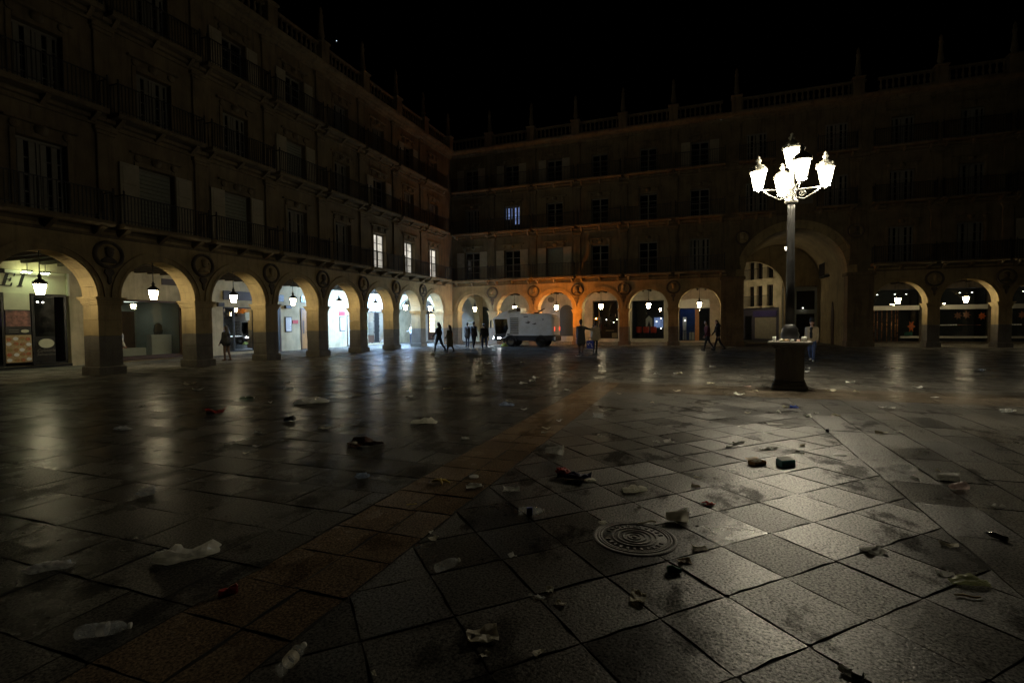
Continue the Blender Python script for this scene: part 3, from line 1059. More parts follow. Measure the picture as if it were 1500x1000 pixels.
# ---- the gateway: two storeys high, with its own big piers
GX0, GX1 = 22.15, 28.20
GC, GR = (GX0 + GX1) / 2, (GX1 - GX0) / 2
GS = 4.75
LX0, RX1 = bx[-1] + SPB / 2, rx[0] - SPR_B / 2
def gate_wall():
    b = MB()
    ro = GR + 0.42
    top = Z2 - 0.02
    # piers up to the springing
    b.box(-GX0 + 0.0, -(bx[-1] + RAD), -DEP, 0.08, 0.35, GS)
    b.box(-(rx[0] - RAD), -GX1, -DEP, 0.08, 0.35, GS)
    b.bbox(-GX0 - 0.06, -(bx[-1] + RAD) + 0.06, -DEP - 0.05, 0.16, -0.02, 0.35, 0.03)
    b.bbox(-(rx[0] - RAD) - 0.06, -GX1 + 0.06, -DEP - 0.05, 0.16, -0.02, 0.35, 0.03)
    b.bbox(-GX0 - 0.1, -(bx[-1] + RAD) + 0.1, -DEP - 0.1, 0.2, GS - 0.22, GS, 0.03)
    b.bbox(-(rx[0] - RAD) - 0.1, -GX1 + 0.1, -DEP - 0.1, 0.2, GS - 0.22, GS, 0.03)
    for xa, xb in ((-GX0, -LX0), (-RX1, -GX1)):
        lo, hi = min(xa, xb), max(xa, xb)
        b.box(lo, hi, -DEP, 0.0, GS + 0.001, top)
    n = 28
    for i in range(n):
        a, c = pi * i / n, pi * (i + 1) / n
        p0, p1 = (-GC + GR * cos(a), GS + GR * sin(a)), (-GC + GR * cos(c), GS + GR * sin(c))
        b.prism([p0, (p0[0], top), (p1[0], top), p1], -DEP, -0.002, 'XZ')
    b.box(-RX1, -LX0, -0.5, 0, top, ZC)
    b.bbox(-RX1, -LX0, -0.02, 0.16, Z2 - 0.18, Z2 - 0.02, 0.02)
    b.bbox(-RX1, -LX0, -0.02, 0.12, Z3 - 0.3, Z3 - 0.05, 0.02)
    prof = [(-0.5, ZC), (0.10, ZC), (0.14, ZC + 0.10), (0.22, ZC + 0.14), (0.26, ZC + 0.26), (0.48, ZC + 0.30), (0.56, ZC + 0.42), (0.56, ZC + 0.50), (-0.5, ZC + 0.50)]
    b.prism(prof, -RX1, -LX0, 'YZ')
    b.bbox(-RX1 + 0.3, -LX0 - 0.3, 0.12, 0.38, ZB + 0.78, ZB + 0.92, 0.02)
    b.bbox(-RX1 + 0.3, -LX0 - 0.3, 0.13, 0.37, ZB, ZB + 0.14, 0.015)
    x = -RX1 + 0.6
    while x < -LX0 - 0.4:
        b.lathe([(0.075, ZB + 0.14), (0.04, ZB + 0.2), (0.085, ZB + 0.36), (0.04, ZB + 0.6), (0.07, ZB + 0.78)], 6, (x, 0.25, 0))
        x += 0.32
    return b.build('gateway_wall', 'dimmed_sandstone', far)
gw = gate_wall()
gv = MB()                                                   # big voussoirs, one by one
a0, a1 = 0.003, pi / 21 - 0.003
gv.prism(arc(GR - 0.015, 3, a0, a1, (0, 0)) + arc(GR + 0.45, 3, a1, a0, (0, 0)), 0.03, -DEP - 0.02, 'XZ')
gvm = gv.mesh('voussoir', 'sandstone')
gm_ = MB()
o, i_ = arc(GR + 0.52, 28, 0, pi, (0, 0)), arc(GR + 0.42, 28, 0, pi, (0, 0))
for k in range(28):
    gm_.prism([i_[k], o[k], o[k + 1], i_[k + 1]], -0.01, 0.09, 'XZ')
go = gm_.build('arch_moulding', 'sandstone', far, (-GC, 0, GS))
for j in range(21):
    vo = put(gvm, 'voussoir', go)
    vo.rotation_euler = (0, -pi / 21 * j, 0)
for x in (LX0 + 0.55, RX1 - 0.75):
    put(PILASTER, 'pilaster', far, (-x, 0, 0)); put(PINNACLE, 'pinnacle', far, (-x, 0, 0))
for s, x in ((0, 22.05), (1, 28.6)):
    d, r, heads, t = MED
    m = put(d, 'medallion', far, (-x, 0.01, 7.35)); put(r, 'rim', m); put(heads[s], 'carved_bust', m)
for x in (GC - 2.3, GC + 2.3):                               # windows over the gateway sit on blind wall panels
    for k in (1, 2):
        sl, sill, head, ww = FLOORS[k]
        add = MB()
        f = put(WIN[k]['frame'], 'window', far, (-x, 0.285, 0))
        for (px, pz) in WIN[k]['spots']: put(WIN[k]['pane']['dark_glass'], 'pane', f, (px, 0, pz))
        put(WIN[k]['closed'], 'inner_shutter', f)
        s_, r_ = balcony_meshes(2.2, (Z2, Z3)[k - 1], 0.5)
        s = put(s_, 'balcony', far, (-x, 0, 0)); put(r_, 'railing', s)
# passage behind the gateway
pb = MB()
pb.box(-GX0, -GX0 + 0.8, -8.0, -DEP, 0, GS)
pb.box(-GX1 - 0.8, -GX1, -9.0, -DEP, 0, GS)
n = 24
for i in range(n):
    a, c = pi * i / n, pi * (i + 1) / n
    q0 = [(-GC + r * cos(t), GS + r * sin(t)) for r, t in ((GR, a), (GR + 0.5, a), (GR + 0.5, c), (GR, c))]
    pb.prism(q0, -8.0, -DEP - 0.02, 'XZ')
pb.build('gateway_passage', 'sandstone', far)
# wall closing the passage, with its own lower arch opening to the street
FC, FR, FS = 23.25, 2.55, 4.05
eb = MB()
n = 24
top = GS + GR
eb.box(-(FC + FR) - 0.0, -(FC + FR) - 2.4, -8.6, -8.02, 4.45, top)
for i in range(n):
    a, c = pi * i / n, pi * (i + 1) / n
    p0, p1 = (-FC + FR * cos(a), FS + FR * sin(a)), (-FC + FR * cos(c), FS + FR * sin(c))
    eb.prism([p0, (p0[0], top), (p1[0], top), p1], -8.6, -8.02, 'XZ')
eb.box(-(FC + FR), -(FC + FR) + 0.0 - 0.35, -8.6, -8.03, 0, 4.45)
eb.build('passage_end_wall', 'sandstone', far)
MB().prism([(0, 0), (0, 2.2), (0.35, 3.0), (0.7, 2.2), (0.7, 0)], -GX1 + 0.001, -GX1 + 0.06, 'YZ').build('dark_opening', 'dark_wood', far, (0, -3.9, 0))  # dark panel standing in for the shaded arcade opening
bl_ = MB().box(-GX1, -GX1 + 0.35, -6.4, -4.6, 4.9, 5.0)
for i in range(15):
    bl_.box(-GX1 + 0.32, -GX1 + 0.34, -6.4 + 0.125 * i, -6.38 + 0.125 * i, 5.0, 5.9)
bl_.box(-GX1 + 0.31, -GX1 + 0.35, -6.4, -4.6, 5.9, 5.94)
bl_.box(-GX1 - 0.1, -GX1 + 0.03, -6.1, -4.9, 5.01, 6.9)
bl_.build('passage_window', 'iron', far)
# shop wall of the far arcade, both sides of the gateway
make_ceiling(far, -21.34, 6.3)
make_ceiling(far, -52, -29.02)
open_far = [(-12.72, -10.48, 0.28, 3.62), (-16.54, -13.9, 0.28, 3.54), (-20.15, -17.75, 0.12, 3.56)]
wall_with_openings(far, -21.34, 6.3, CEIL, open_far, 'pale_wall', -6.4)
open_right = [(-34.2, -31.35, 0.10, 3.9), (-38.1, -35.2, 0.10, 3.9), (-41.6, -38.8, 0.10, 3.9)]
wall_with_openings(far, -52, -29.02, CEIL, open_right, 'sandstone_dark', -6.4)
MB().box(-52, 6.3, INNER - 0.3, -0.52, ZC + 0.1, ZC + 0.4).build('roof_slab', 'sandstone_dark', far)
cross_arch(far, -6.4, -DEP, 'v', 0.05, 0.6, 2.0, 2.1)

# ------------------------------------------------------------------ shop fronts and wall fittings inside the arcades
# local axes of a shop: x to the right as one faces it, y into the wall, z up
def shop(name, label, cat, side, at, group=None):
    if side == 'L':
        return thing(name, label, cat, (INNER, at, 0), pi / 2, group)
    return thing(name, label, cat, (at, 6.4, 0), 0.0, group)

def room(root, x0, x1, z0, z1, deep, mat, floor='dark_grey'):
    b = MB()
    y0, y1 = 0.301, deep
    b.add([(x0, y1, z0), (x1, y1, z0), (x1, y1, z1), (x0, y1, z1)], [(0, 1, 2, 3)])
    b.add([(x0, y0, z0), (x0, y1, z0), (x0, y1, z1), (x0, y0, z1)], [(0, 1, 2, 3)])
    b.add([(x1, y0, z0), (x1, y1, z0), (x1, y1, z1), (x1, y0, z1)], [(0, 1, 2, 3)])
    b.add([(x0, y0, z1), (x1, y0, z1), (x1, y1, z1), (x0, y1, z1)], [(0, 1, 2, 3)])
    b.add([(x0, y0, z0), (x1, y0, z0), (x1, y1, z0), (x0, y1, z0)], [(0, 1, 2, 3)], 1)
    return b.build('room', [mat, floor], root)

def frame(root, x0, x1, z0, z1, t, mat, y0=0.10, y1=0.20, bars=()):
    b = MB()
    b.box(x0, x0 + t, y0, y1, z0, z1); b.box(x1 - t, x1, y0, y1, z0, z1)
    b.box(x0 + t, x1 - t, y0, y1, z1 - t, z1); b.box(x0 + t, x1 - t, y0, y1, z0, z0 + t)
    for x in bars: b.box(x - t / 2, x + t / 2, y0 + 0.004, y1 - 0.004, z0 + t, z1 - t)
    return b.build('frame', mat, root)

def pane(root, x0, x1, z0, z1, mat='window_glass', y=0.15):
    b = MB()
    b.add([(x0, y, z0), (x1, y, z0), (x1, y, z1), (x0, y, z1)], [(0, 1, 2, 3)])
    return b.build('pane', mat, root)

def panel(root, name, x0, x1, z0, z1, mat, y0=-0.03, y1=0.0, bev=0.006):
    return MB().bbox(x0, x1, y0, y1, z0, z1, bev).build(name, mat, root)

def letters(root, body, x, z, size, mat, y=-0.035, shear=0.0):
    me = text_mesh(body, size, mat, shear)
    o = put(me, 'lettering', root, (x, y, z))
    o.rotation_euler = (pi / 2, 0, 0)
    return o

def ellipse(root, name, cx, cz, rx, rz_, mat, y0=-0.03, y1=-0.005):
    pts = [(cx + rx * cos(2 * pi * i / 28), cz + rz_ * sin(2 * pi * i / 28)) for i in range(28)]
    return MB().prism(pts, y0, y1, 'XZ').build(name, mat, root)

# --- nearest shop on the left: pale lettered fascia, black door, food posters
s = shop('cafe_front', 'cafe front with pale lettered fascia, black door and food posters, nearest on the left', 'shop front', 'L', -27.7)
Y = -27.7
room(s, -3.8, 3.75, 0.12, 3.98, 1.3, 'room_dark')
panel(s, 'fascia', -3.8, 3.75, 3.06, 3.97, 'sign_pale', 0.06, 0.12)
panel(s, 'end_board', 3.66, 3.75, 3.02, 3.97, 'sign_pale', -0.05, 0.059)
panel(s, 'hood', -3.8, 1.5, 3.80, 3.97, 'black_panel', -0.26, 0.055)
def slanted(root, strokes, x, z, k=0.28):
    b = MB()
    for n_, (x0, x1, z0, z1) in enumerate(strokes):
        b.prism([(x + x0 + k * z0, z + z0), (x + x1 + k * z0, z + z0), (x + x1 + k * z1, z + z1), (x + x0 + k * z1, z + z1)], 0.035 - 0.002 * n_, 0.058, 'XZ')
    return b.build('lettering', 'black_panel', root)
slanted(s, [(0.06, 0.16, 0, 0.52), (0.0, 0.36, 0, 0.035), (0.0, 0.36, 0.485, 0.52), (0.14, 0.28, 0.24, 0.28), (0.325, 0.36, 0.03, 0.13), (0.325, 0.36, 0.40, 0.49), (0.25, 0.285, 0.19, 0.33)], 1.46, 3.32)
slanted(s, [(0.03, 0.13, 0, 0.52), (-0.03, 0.19, 0.488, 0.52), (-0.01, 0.17, 0, 0.032)], 2.0, 3.32)
for x in (2.15, 2.75):
    h = MB().box(x - 0.16, x + 0.16, -0.42, -0.30, 3.90, 3.97).tube([(x, -0.36, 3.97), (x, -0.36, 4.45)], 0.012, 6).build('spotlight', 'black_panel', s)
    g = MB()
    g.add([(x - 0.15, -0.38, 3.895), (x + 0.15, -0.38, 3.895), (x + 0.15, -0.24, 3.86), (x - 0.15, -0.24, 3.86)], [(0, 1, 2, 3)])
    g.build('lamp_glass', 'sign_glow', h)
panel(s, 'pale_board', 1.55, 2.37, 2.38, 3.055, 'sign_pale', 0.02, 0.08)
p = panel(s, 'poster', 1.56, 2.38, 1.40, 2.36, 'black_panel', 0.0, 0.06)
MB().bbox(1.58, 2.36, -0.006, 0.004, 1.72, 2.34, 0.002).build('printed_picture', 'wine_print', p)
ellipse(p, 'badge', 2.17, 1.53, 0.13, 0.065, 'sign_pale', -0.008, 0.002)
for k, zz in enumerate((1.50, 1.58)):
    MB().box(1.66, 1.97, -0.004, 0.003, zz - 0.012, zz + 0.012).build('print_line', 'frame_paint', p)
p = panel(s, 'poster', 1.55, 2.38, 0.28, 1.375, 'food_tan', 0.0, 0.06)
rr = random.Random(3)
for i in range(4):
    for j in range(5):
        cx, cz = 1.66 + i * 0.2 + rr.uniform(-.02, .02), 0.38 + j * 0.21 + rr.uniform(-.02, .02)
        ellipse(p, 'printed_dish', cx, cz, 0.085, 0.07, 'food_red' if (i + 2 * j) % 3 else 'menu_white', -0.006, 0.001)
frame(s, 2.41, 3.62, 0.13, 3.05, 0.09, 'black_panel', 0.0, 0.08)
panel(s, 'door', 2.50, 3.20, 0.2, 2.96, 'black_panel', 0.03, 0.06)
pane(s, 2.52, 3.2, 1.3, 2.9, 'dark_glass', 0.02)
ellipse(s, 'oval_sign', 2.87, 1.01, 0.265, 0.19, 'sign_pale', -0.02, 0.025)
letters(s, 'Cafetería', 2.86, 0.66, 0.17, 'frame_paint', 0.018, 0.3)
letters(s, 'Salmantina', 2.86, 0.51, 0.15, 'frame_paint', 0.018, 0.3)
frame(s, -3.8, 1.54, 0.13, 3.05, 0.08, 'black_panel', 0.02, 0.1, (-1.2,))
pane(s, -3.7, 1.46, 0.2, 2.95)
MB().tube([(1.42, 0.5, 1.75), (1.42, 0.5, 2.25)], 0.012, 6).build('neon_tube', 'purple_glow', s)
for x, z in ((2.62, 2.72), (2.80, 2.71)):
    MB().lathe([(0.0, -0.02), (0.03, -0.02), (0.03, 0.01), (0, 0.01)], 10, (x, 0.0, z), 0, True, 'Y').build('downlight', 'downlight_glow', s)
panel(s, 'threshold', -3.8, 3.75, 0.0, 0.119, 'black_panel', -0.06, 0.0)

# --- wide office window
s = shop('office_window', 'wide plate glass window of a grey lit office, second from the left', 'shop window', 'L', -20.42)
room(s, -1.55, 1.55, 0.16, 2.98, 3.6, 'room_grey', 'room_grey')
frame(s, -1.57, 1.56, 0.17, 2.97, 0.09, 'dark_wood')
pane(s, -1.48, 1.47, 0.26, 2.88)
panel(s, 'sill', -1.6, 1.6, 0.06, 0.165, 'dark_wood', -0.08, 0.12)
panel(s, 'partition', -1.5, 0.1, 0.17, 2.45, 'dark_wood', 1.5, 1.6)
panel(s, 'counter', 0.45, 1.5, 0.17, 1.25, 'white_paint', 0.8, 1.2)
panel(s, 'bench', -1.4, 0.1, 0.17, 0.62, 'white_paint', 0.7, 1.1)
MB().lathe([(0.2, 1.2), (0.26, 1.45), (0.2, 1.75), (0.08, 1.85), (0, 1.86)], 12, (1.25, 1.45, 0), 0, True, 'Z', 1, 0.4).build('office_chair', 'dark_grey', s)
MB().box(-0.3, 0.5, 1.6, 2.6, 2.955, 2.975).build('light_panel', 'room_glow', s)
for x, z in ((0.72, 2.25), (0.5, 2.1)):
    MB().lathe([(0, -0.03), (0.06, -0.02), (0.06, 0.0), (0, 0.01)], 10, (x, 3.4, z), 0, True, 'Y').build('wall_spot', 'downlight_glow', s)
tag(panel(None, 'wall_sign', -0.47, 0.47, 3.78, 4.10, 'brown_sign'), 'dark rectangular wall sign above the wide office window', 'sign')
o = COL.objects[-1]; o.location = (INNER, -19.47, 0); o.rotation_euler = (0, 0, pi / 2)

# --- dark shop with lit shelves
s = shop('shelf_shop_front', 'dark shop front with a column of bright white lit shelves at its left', 'shop front', 'L', -15.32)
room(s, -1.1, 1.1, 0.14, 2.78, 1.6, 'room_dark')
frame(s, -1.12, 1.11, 0.15, 2.77, 0.07, 'dark_grey', 0.08, 0.2, (-0.32,))
pane(s, -1.05, -0.36, 0.22, 2.7); pane(s, -0.28, 1.04, 0.22, 2.7)
sh = MB().box(-1.04, -0.42, 0.85, 0.9, 0.2, 2.7).build('light_box', 'display_glow', s)
for k in range(6):
    z = 0.35 + k * 0.42
    c = panel(s, 'shelf', -1.04, -0.42, z, z + 0.03, 'dark_grey', 0.5, 0.845)
    for j in range(5):
        x = -0.98 + j * 0.125 + random.uniform(-.01, .01)
        MB().lathe([(0.035, z + 0.03), (0.04, z + 0.18), (0.02, z + 0.24), (0.018, z + 0.30)], 8, (x, 0.65, 0)).build('product', ['can_black', 'menu_white', 'label_blue', 'dark_grey'][(j + k) % 4], c)
panel(s, 'counter', -0.1, 0.95, 0.15, 1.05, 'dark_grey', 0.9, 1.3)
MB().box(0.0, 0.85, 0.86, 0.89, 1.02, 1.06).build('lit_edge', 'display_glow', s)
panel(s, 'notice', 0.5, 0.8, 2.0, 2.5, 'sign_pale', 0.12, 0.14)
panel(s, 'fascia', -1.11, 1.12, 3.18, 3.70, 'brown_sign', -0.06, -0.002)
panel(s, 'alarm_box', -1.53, -1.14, 2.78, 3.0, 'dark_grey', -0.16, -0.002)

# --- cream wall with menu boards, plaques and doors
def wall_item(name, label, cat, y, z0, z1, w, mat, y0=-0.05, side='L', group=None, inner=None, kids=()):
    s = shop(name, label, cat, side, y, group)
    panel(s, 'backing', -w / 2, w / 2, z0, z1, mat, y0, -0.002)
    if inner:
        panel(s, 'sheet', -w / 2 + 0.06, w / 2 - 0.06, z0 + 0.06, z1 - 0.06, inner, y0 - 0.008, y0 + 0.004, 0.002)
        k = z1 - 0.14
        i = 0
        while k > z0 + 0.14:
            MB().box(-w / 2 + 0.1, w / 2 - 0.1 - 0.04 * (i % 3), y0 - 0.011, y0 - 0.006, k - 0.008, k + 0.008).build('print_line', 'iron_grey', s)
            k -= 0.075; i += 1
    return s

wall_item('menu_board', 'framed white menu board beside the orange wooden door', 'menu board', -11.57, 1.24, 2.24, 0.57, 'dark_grey', inner='menu_white')
wall_item('wall_plaque', 'red plaque right of the framed menu beside the orange door', 'plaque', -10.97, 1.79, 2.02, 0.49, 'red_plaque')
wall_item('wall_sign', 'small dark square sign left of the lantern near the orange door', 'sign', -12.16, 3.21, 3.66, 0.45, 'black_panel')
s = wall_item('wall_sign', 'dark sign with pale emblem above the orange wooden door', 'sign', -10.03, 3.24, 3.67, 0.76, 'black_panel')
ellipse(s, 'emblem', 0.0, 3.455, 0.09, 0.15, 'sign_pale', -0.062, -0.05)
wall_item('alarm_box', 'dark alarm box on the cream wall over the framed menu', 'alarm box', -11.65, 2.79, 3.0, 0.47, 'dark_grey', -0.18)
s = shop('wooden_door', 'orange wooden door with narrow dark glass slot in the cream wall', 'door', 'L', -10.03)
frame(s, -0.42, 0.42, 0.0, 2.84, 0.07, 'dark_wood', -0.05, -0.002)
panel(s, 'door_leaf', -0.35, 0.35, 0.02, 2.77, 'orange_wood', -0.035, -0.003)
panel(s, 'glass_slot', 0.10, 0.25, 0.75, 2.6, 'dark_glass', -0.042, -0.034, 0.002)
panel(s, 'side_slot', -0.28, -0.12, 1.1, 2.0, 'dark_wood', -0.042, -0.034, 0.002)
MB().tube([(0.04, -0.05, 1.0), (0.04, -0.09, 1.02), (0.04, -0.09, 1.3), (0.04, -0.05, 1.32)], 0.012, 6).build('handle', 'steel', s)
s = shop('dark_door', 'dark door half hidden by the third pier on the left', 'door', 'L', -12.75)
frame(s, -0.52, 0.52, 0.0, 2.84, 0.08, 'dark_wood', -0.05, -0.002)
panel(s, 'door_leaf', -0.44, 0.44, 0.02, 2.76, 'teal_door', -0.035, -0.003)
wall_item('menu_board', 'framed white menu board on the floodlit white wall', 'menu board', -6.17, 1.2, 2.3, 0.58, 'dark_grey', inner='menu_white')
wall_item('wall_plaque', 'red plaque above the menu board on the floodlit wall', 'plaque', -6.18, 2.4, 2.7, 0.66, 'red_plaque')
s = shop('pale_door', 'pale greenish double door in the floodlit wall', 'door', 'L', -5.1)
frame(s, -0.52, 0.52, 0.05, 2.42, 0.07, 'dark_wood', -0.05, -0.002)
for a, b_ in ((-0.45, -0.01), (0.01, 0.45)):
    d = panel(s, 'door_leaf', a, b_, 0.06, 2.35, 'cream_door', -0.035, -0.003)
    panel(d, 'door_panel', a + 0.07, b_ - 0.07, 0.3, 1.1, 'cream_door', -0.05, -0.03)
    panel(d, 'door_panel', a + 0.07, b_ - 0.07, 1.25, 2.2, 'cream_door', -0.05, -0.03)
panel(s, 'step', -0.6, 0.6, 0.0, 0.049, 'granite', -0.3, 0.0)

# --- bright white shop
s = shop('bright_shop_front', 'brilliant white lit shop front with a dark door in its middle', 'shop front', 'L', -1.65)
room(s, -1.3, 1.3, 0.12, 2.78, 2.2, 'white_paint', 'pale_wall')
frame(s, -1.3, 1.3, 0.13, 2.77, 0.06, 'steel', 0.1, 0.18, (-0.3, 0.42))
pane(s, -1.24, -0.33, 0.8, 2.71); pane(s, 0.45, 1.24, 0.6, 2.71)
panel(s, 'riser', -1.24, -0.33, 0.19, 0.8, 'dark_wood', 0.1, 0.17)
panel(s, 'door_leaf', -0.26, 0.38, 0.15, 2.70, 'black_panel', 0.12, 0.16)
MB().box(-1.1, 1.1, 0.5, 1.7, 2.755, 2.775).build('light_panel', 'white_panel_glow', s)
for k in range(3):
    panel(s, 'shelf', 0.5, 1.25, 0.9 + 0.5 * k, 0.93 + 0.5 * k, 'white_paint', 1.5, 2.1)
panel(s, 'fascia', -1.45, 1.45, 2.80, 4.2, 'white_paint', -0.05, -0.002)

# --- floodlights on the beams
for y, lab in ((-5.9, 'white tube light under the arcade ceiling by the menu board'), (-2.0, 'white tube light under the arcade ceiling before the bright shop')):
    s = thing('floodlight', lab, 'floodlight', (-2.6, y, 4.08), 0, 'floodlights under the left arcade')
    MB().bbox(-0.05, 0.05, -0.6, 0.6, 0.03, 0.08, 0.01).build('housing', 'dark_grey', s)
    for yy in (-0.5, 0.5): MB().tube([(0, yy, 0.08), (0, yy, 0.41)], 0.01, 6).build('stem', 'dark_grey', s)
    MB().lathe([(0.0, -0.58), (0.032, -0.58), (0.032, 0.58), (0.0, 0.58)], 10, (0, 0, 0), 0, True, 'Y').build('light_tube', 'flood_glow', s)

# --- corner shop seen through the last arch on the left
s = shop('corner_shop_front', 'warm lit shop front deep in the arcade corner', 'shop front', 'F', -4.5)
panel(s, 'backing', -1.5, 1.3, 0.1, 3.1, 'dark_wood', -0.04, -0.002)
MB().bbox(-1.3, 0.3, -0.06, -0.038, 0.9, 2.7, 0.004).build('display_window', 'warm_room_glow', s)
for k in range(4):
    panel(s, 'shelf', -1.28, 0.28, 1.15 + 0.4 * k, 1.2 + 0.4 * k, 'dark_wood', -0.16, -0.062)
panel(s, 'awning', -1.5, 1.3, 2.75, 2.95, 'black_panel', -0.7, -0.05)
panel(s, 'door_leaf', 0.45, 1.2, 0.12, 2.6, 'black_panel', -0.06, -0.04)

# --- far side, left of the gateway
def arched_door(x, label):
    s = shop('arched_door', label, 'door', 'F', x)
    w, sp = 0.62, 2.68
    pts = [(-w, 0.5), (w, 0.5)] + [(w * cos(pi * i / 14), sp + w * sin(pi * i / 14)) for i in range(15)]
    MB().prism(pts, -0.02, -0.001, 'XZ').build('door_leaf', 'teal_door', s)
    b = MB()
    for r0, r1 in ((w, w + 0.12),):
        for i in range(14):
            a, c = pi * i / 14, pi * (i + 1) / 14
            b.prism([(r * cos(t), sp + r * sin(t)) for r, t in ((r0, a), (r1, a), (r1, c), (r0, c))], -0.05, -0.001, 'XZ')
    b.box(-w - 0.12, -w, -0.05, -0.001, 0.0, sp); b.box(w, w + 0.12, -0.05, -0.001, 0.0, sp)
    b.build('stone_surround', 'pale_wall', s)
    panel(s, 'base', -w, w, 0.0, 0.5, 'pale_wall', -0.06, -0.002)
    MB().box(-0.012, 0.012, -0.03, -0.019, 0.5, sp + w - 0.02).build('centre_bead', 'iron', s)
arched_door(0.07, 'dark teal arched door seen through the corner arch of the far side')
arched_door(8.15, 'dark teal arched door in the amber light behind the sweeper')
s = wall_item('wall_sign', 'small sign with white lettering left of the corner arched door', 'sign', -1.3, 1.6, 2.05, 0.8, 'cream_wall', side='F')
letters(s, 'tienda', 0, 1.74, 0.26, 'menu_white', -0.055, 0.2)
s = wall_item('wall_relief', 'pale carved plaque high on the wall left of the amber-lit door', 'plaque', 6.73, 3.36, 4.2, 0.96, 'pale_wall', -0.06, side='F')
ellipse(s, 'carving', 0, 3.8, 0.3, 0.26, 'granite', -0.09, -0.055)

def shelves(root, x0, x1, zs, y, seed):
    r = random.Random(seed)
    for z in zs:
        c = panel(root, 'shelf', x0, x1, z, z + 0.03, 'iron_grey', y, y + 0.3)
        x = x0 + 0.08
        while x < x1 - 0.08:
            h = r.uniform(0.12, 0.3)
            MB().lathe([(0.035, z + 0.03), (0.035, z + 0.03 + h * 0.7), (0.014, z + 0.03 + h * 0.85), (0.014, z + 0.03 + h)], 7, (x, y + 0.15, 0)).build('bottle', r.choice(('can_black', 'green_glass', 'dark_grey', 'room_grey')), c)
            x += r.uniform(0.13, 0.3)

s = shop('bar_window', 'dark bar window with bottle shelves, right of the amber-lit pier', 'shop window', 'F', 11.6)
room(s, -1.1, 1.1, 0.28, 3.62, 2.6, 'room_dark')
frame(s, -1.11, 1.11, 0.29, 3.61, 0.07, 'black_panel', 0.1, 0.2, (-0.55,))
pane(s, -1.04, 1.04, 0.36, 3.54)
shelves(s, -0.45, 1.0, (2.2, 1.75, 1.3), 1.9, 5)
panel(s, 'table_top', -0.1, 0.6, 0.95, 0.99, 'cream_door', 0.9, 1.3)
MB().tube([(0.25, 1.1, 0.28), (0.25, 1.1, 0.95)], 0.03, 8).build('table_leg', 'iron', s)
panel(s, 'low_cabinet', 0.4, 1.0, 0.3, 0.75, 'room_grey', 1.2, 1.6)
for x, z in ((-0.15, 1.95), (0.8, 1.95), (0.5, 1.7)):
    MB().lathe([(0, -0.05), (0.05, 0), (0, 0.05)], 10, (x, 1.6, z)).build('globe_lamp', 'downlight_glow', s)
panel(s, 'sill', -1.15, 1.15, 0.2, 0.279, 'cream_door', -0.06, 0.1)

s = shop('restaurant_window', 'restaurant window with red chairs and hanging bulbs, left of the blue interior', 'shop window', 'F', 15.22)
room(s, -1.3, 1.3, 0.28, 3.54, 3.0, 'room_dark')
frame(s, -1.31, 1.31, 0.29, 3.53, 0.06, 'black_panel')
pane(s, -1.25, 1.25, 0.35, 3.47)
for k in range(3):
    x = -0.85 + 0.62 * k
    c = MB().lathe([(0.24, 0.85), (0.27, 1.1), (0.25, 1.3)], 12, (x, 1.1, 0), 0, True, 'Z', 1, 0.9, False).lathe([(0.0, 0.76), (0.24, 0.77), (0.24, 0.86), (0, 0.87)], 12, (x, 1.1, 0)).build('red_chair', 'red_fabric', s)
    for dx in (-0.14, 0.14):
        for dy in (-0.12, 0.12):
            MB().tube([(x + dx, 1.1 + dy, 0.78), (x + dx * 1.3, 1.1 + dy * 1.3, 0.28)], 0.013, 6).build('chair_leg', 'iron', c)
pts = [(-0.34, 1.27), (-0.22, 1.27), (-0.06, 1.85), (0.10, 1.27), (0.22, 1.27), (0.22, 2.0), (-0.06, 2.25), (-0.34, 2.0)]
MB().prism(pts, 1.9, 1.92, 'XZ').build('white_poster', 'menu_white', s)
for x, y, z in ((0.55, 2.3, 1.75), (0.95, 2.0, 2.0), (0.05, 2.4, 1.78), (1.05, 0.7, 1.15)):
    g = MB().lathe([(0, -0.06), (0.05, -0.01), (0.03, 0.04), (0, 0.06)], 10, (x, y, z)).build('bulb', 'downlight_glow', s)
    MB().tube([(x, y, z + 0.05), (x, y, 3.52)], 0.005, 5).build('flex', 'iron', g)
MB().bbox(0.3, 1.1, 2.9, 2.95, 1.2, 2.1, 0.01).build('blue_screen', 'blue_glow', s)
panel(s, 'sill', -1.35, 1.35, 0.2, 0.279, 'cream_door', -0.06, 0.1)

s = shop('blue_cafe_front', 'cafe front with blue interior, steel fascia and wooden post beside the gateway', 'shop front', 'F', 18.95)
room(s, -1.2, 1.2, 0.12, 3.56, 2.4, 'room_blue', 'dark_grey')
frame(s, -1.19, 1.19, 0.13, 2.78, 0.06, 'black_panel')
pane(s, -1.13, 0.02, 0.2, 2.72); pane(s, 0.40, 1.13, 0.2, 2.72)
panel(s, 'wooden_post', 0.05, 0.37, 0.13, 2.72, 'orange_wood', 0.06, 0.2)
panel(s, 'fascia', -1.19, 1.19, 2.82, 3.55, 'steel_lintel', 0.02, 0.1)
MB().box(-0.9, 0.0, 0.9, 1.9, 3.53, 3.55).build('light_panel', 'blue_room_glow', s)
panel(s, 'dark_partition', 0.2, 1.19, 0.13, 3.5, 'room_dark', 1.4, 1.5)
panel(s, 'cabinet', -0.4, 0.0, 0.13, 0.8, 'white_paint', 0.9, 1.3)
panel(s, 'white_rack', -0.95, -0.65, 0.13, 2.1, 'menu_white', 1.6, 1.7)
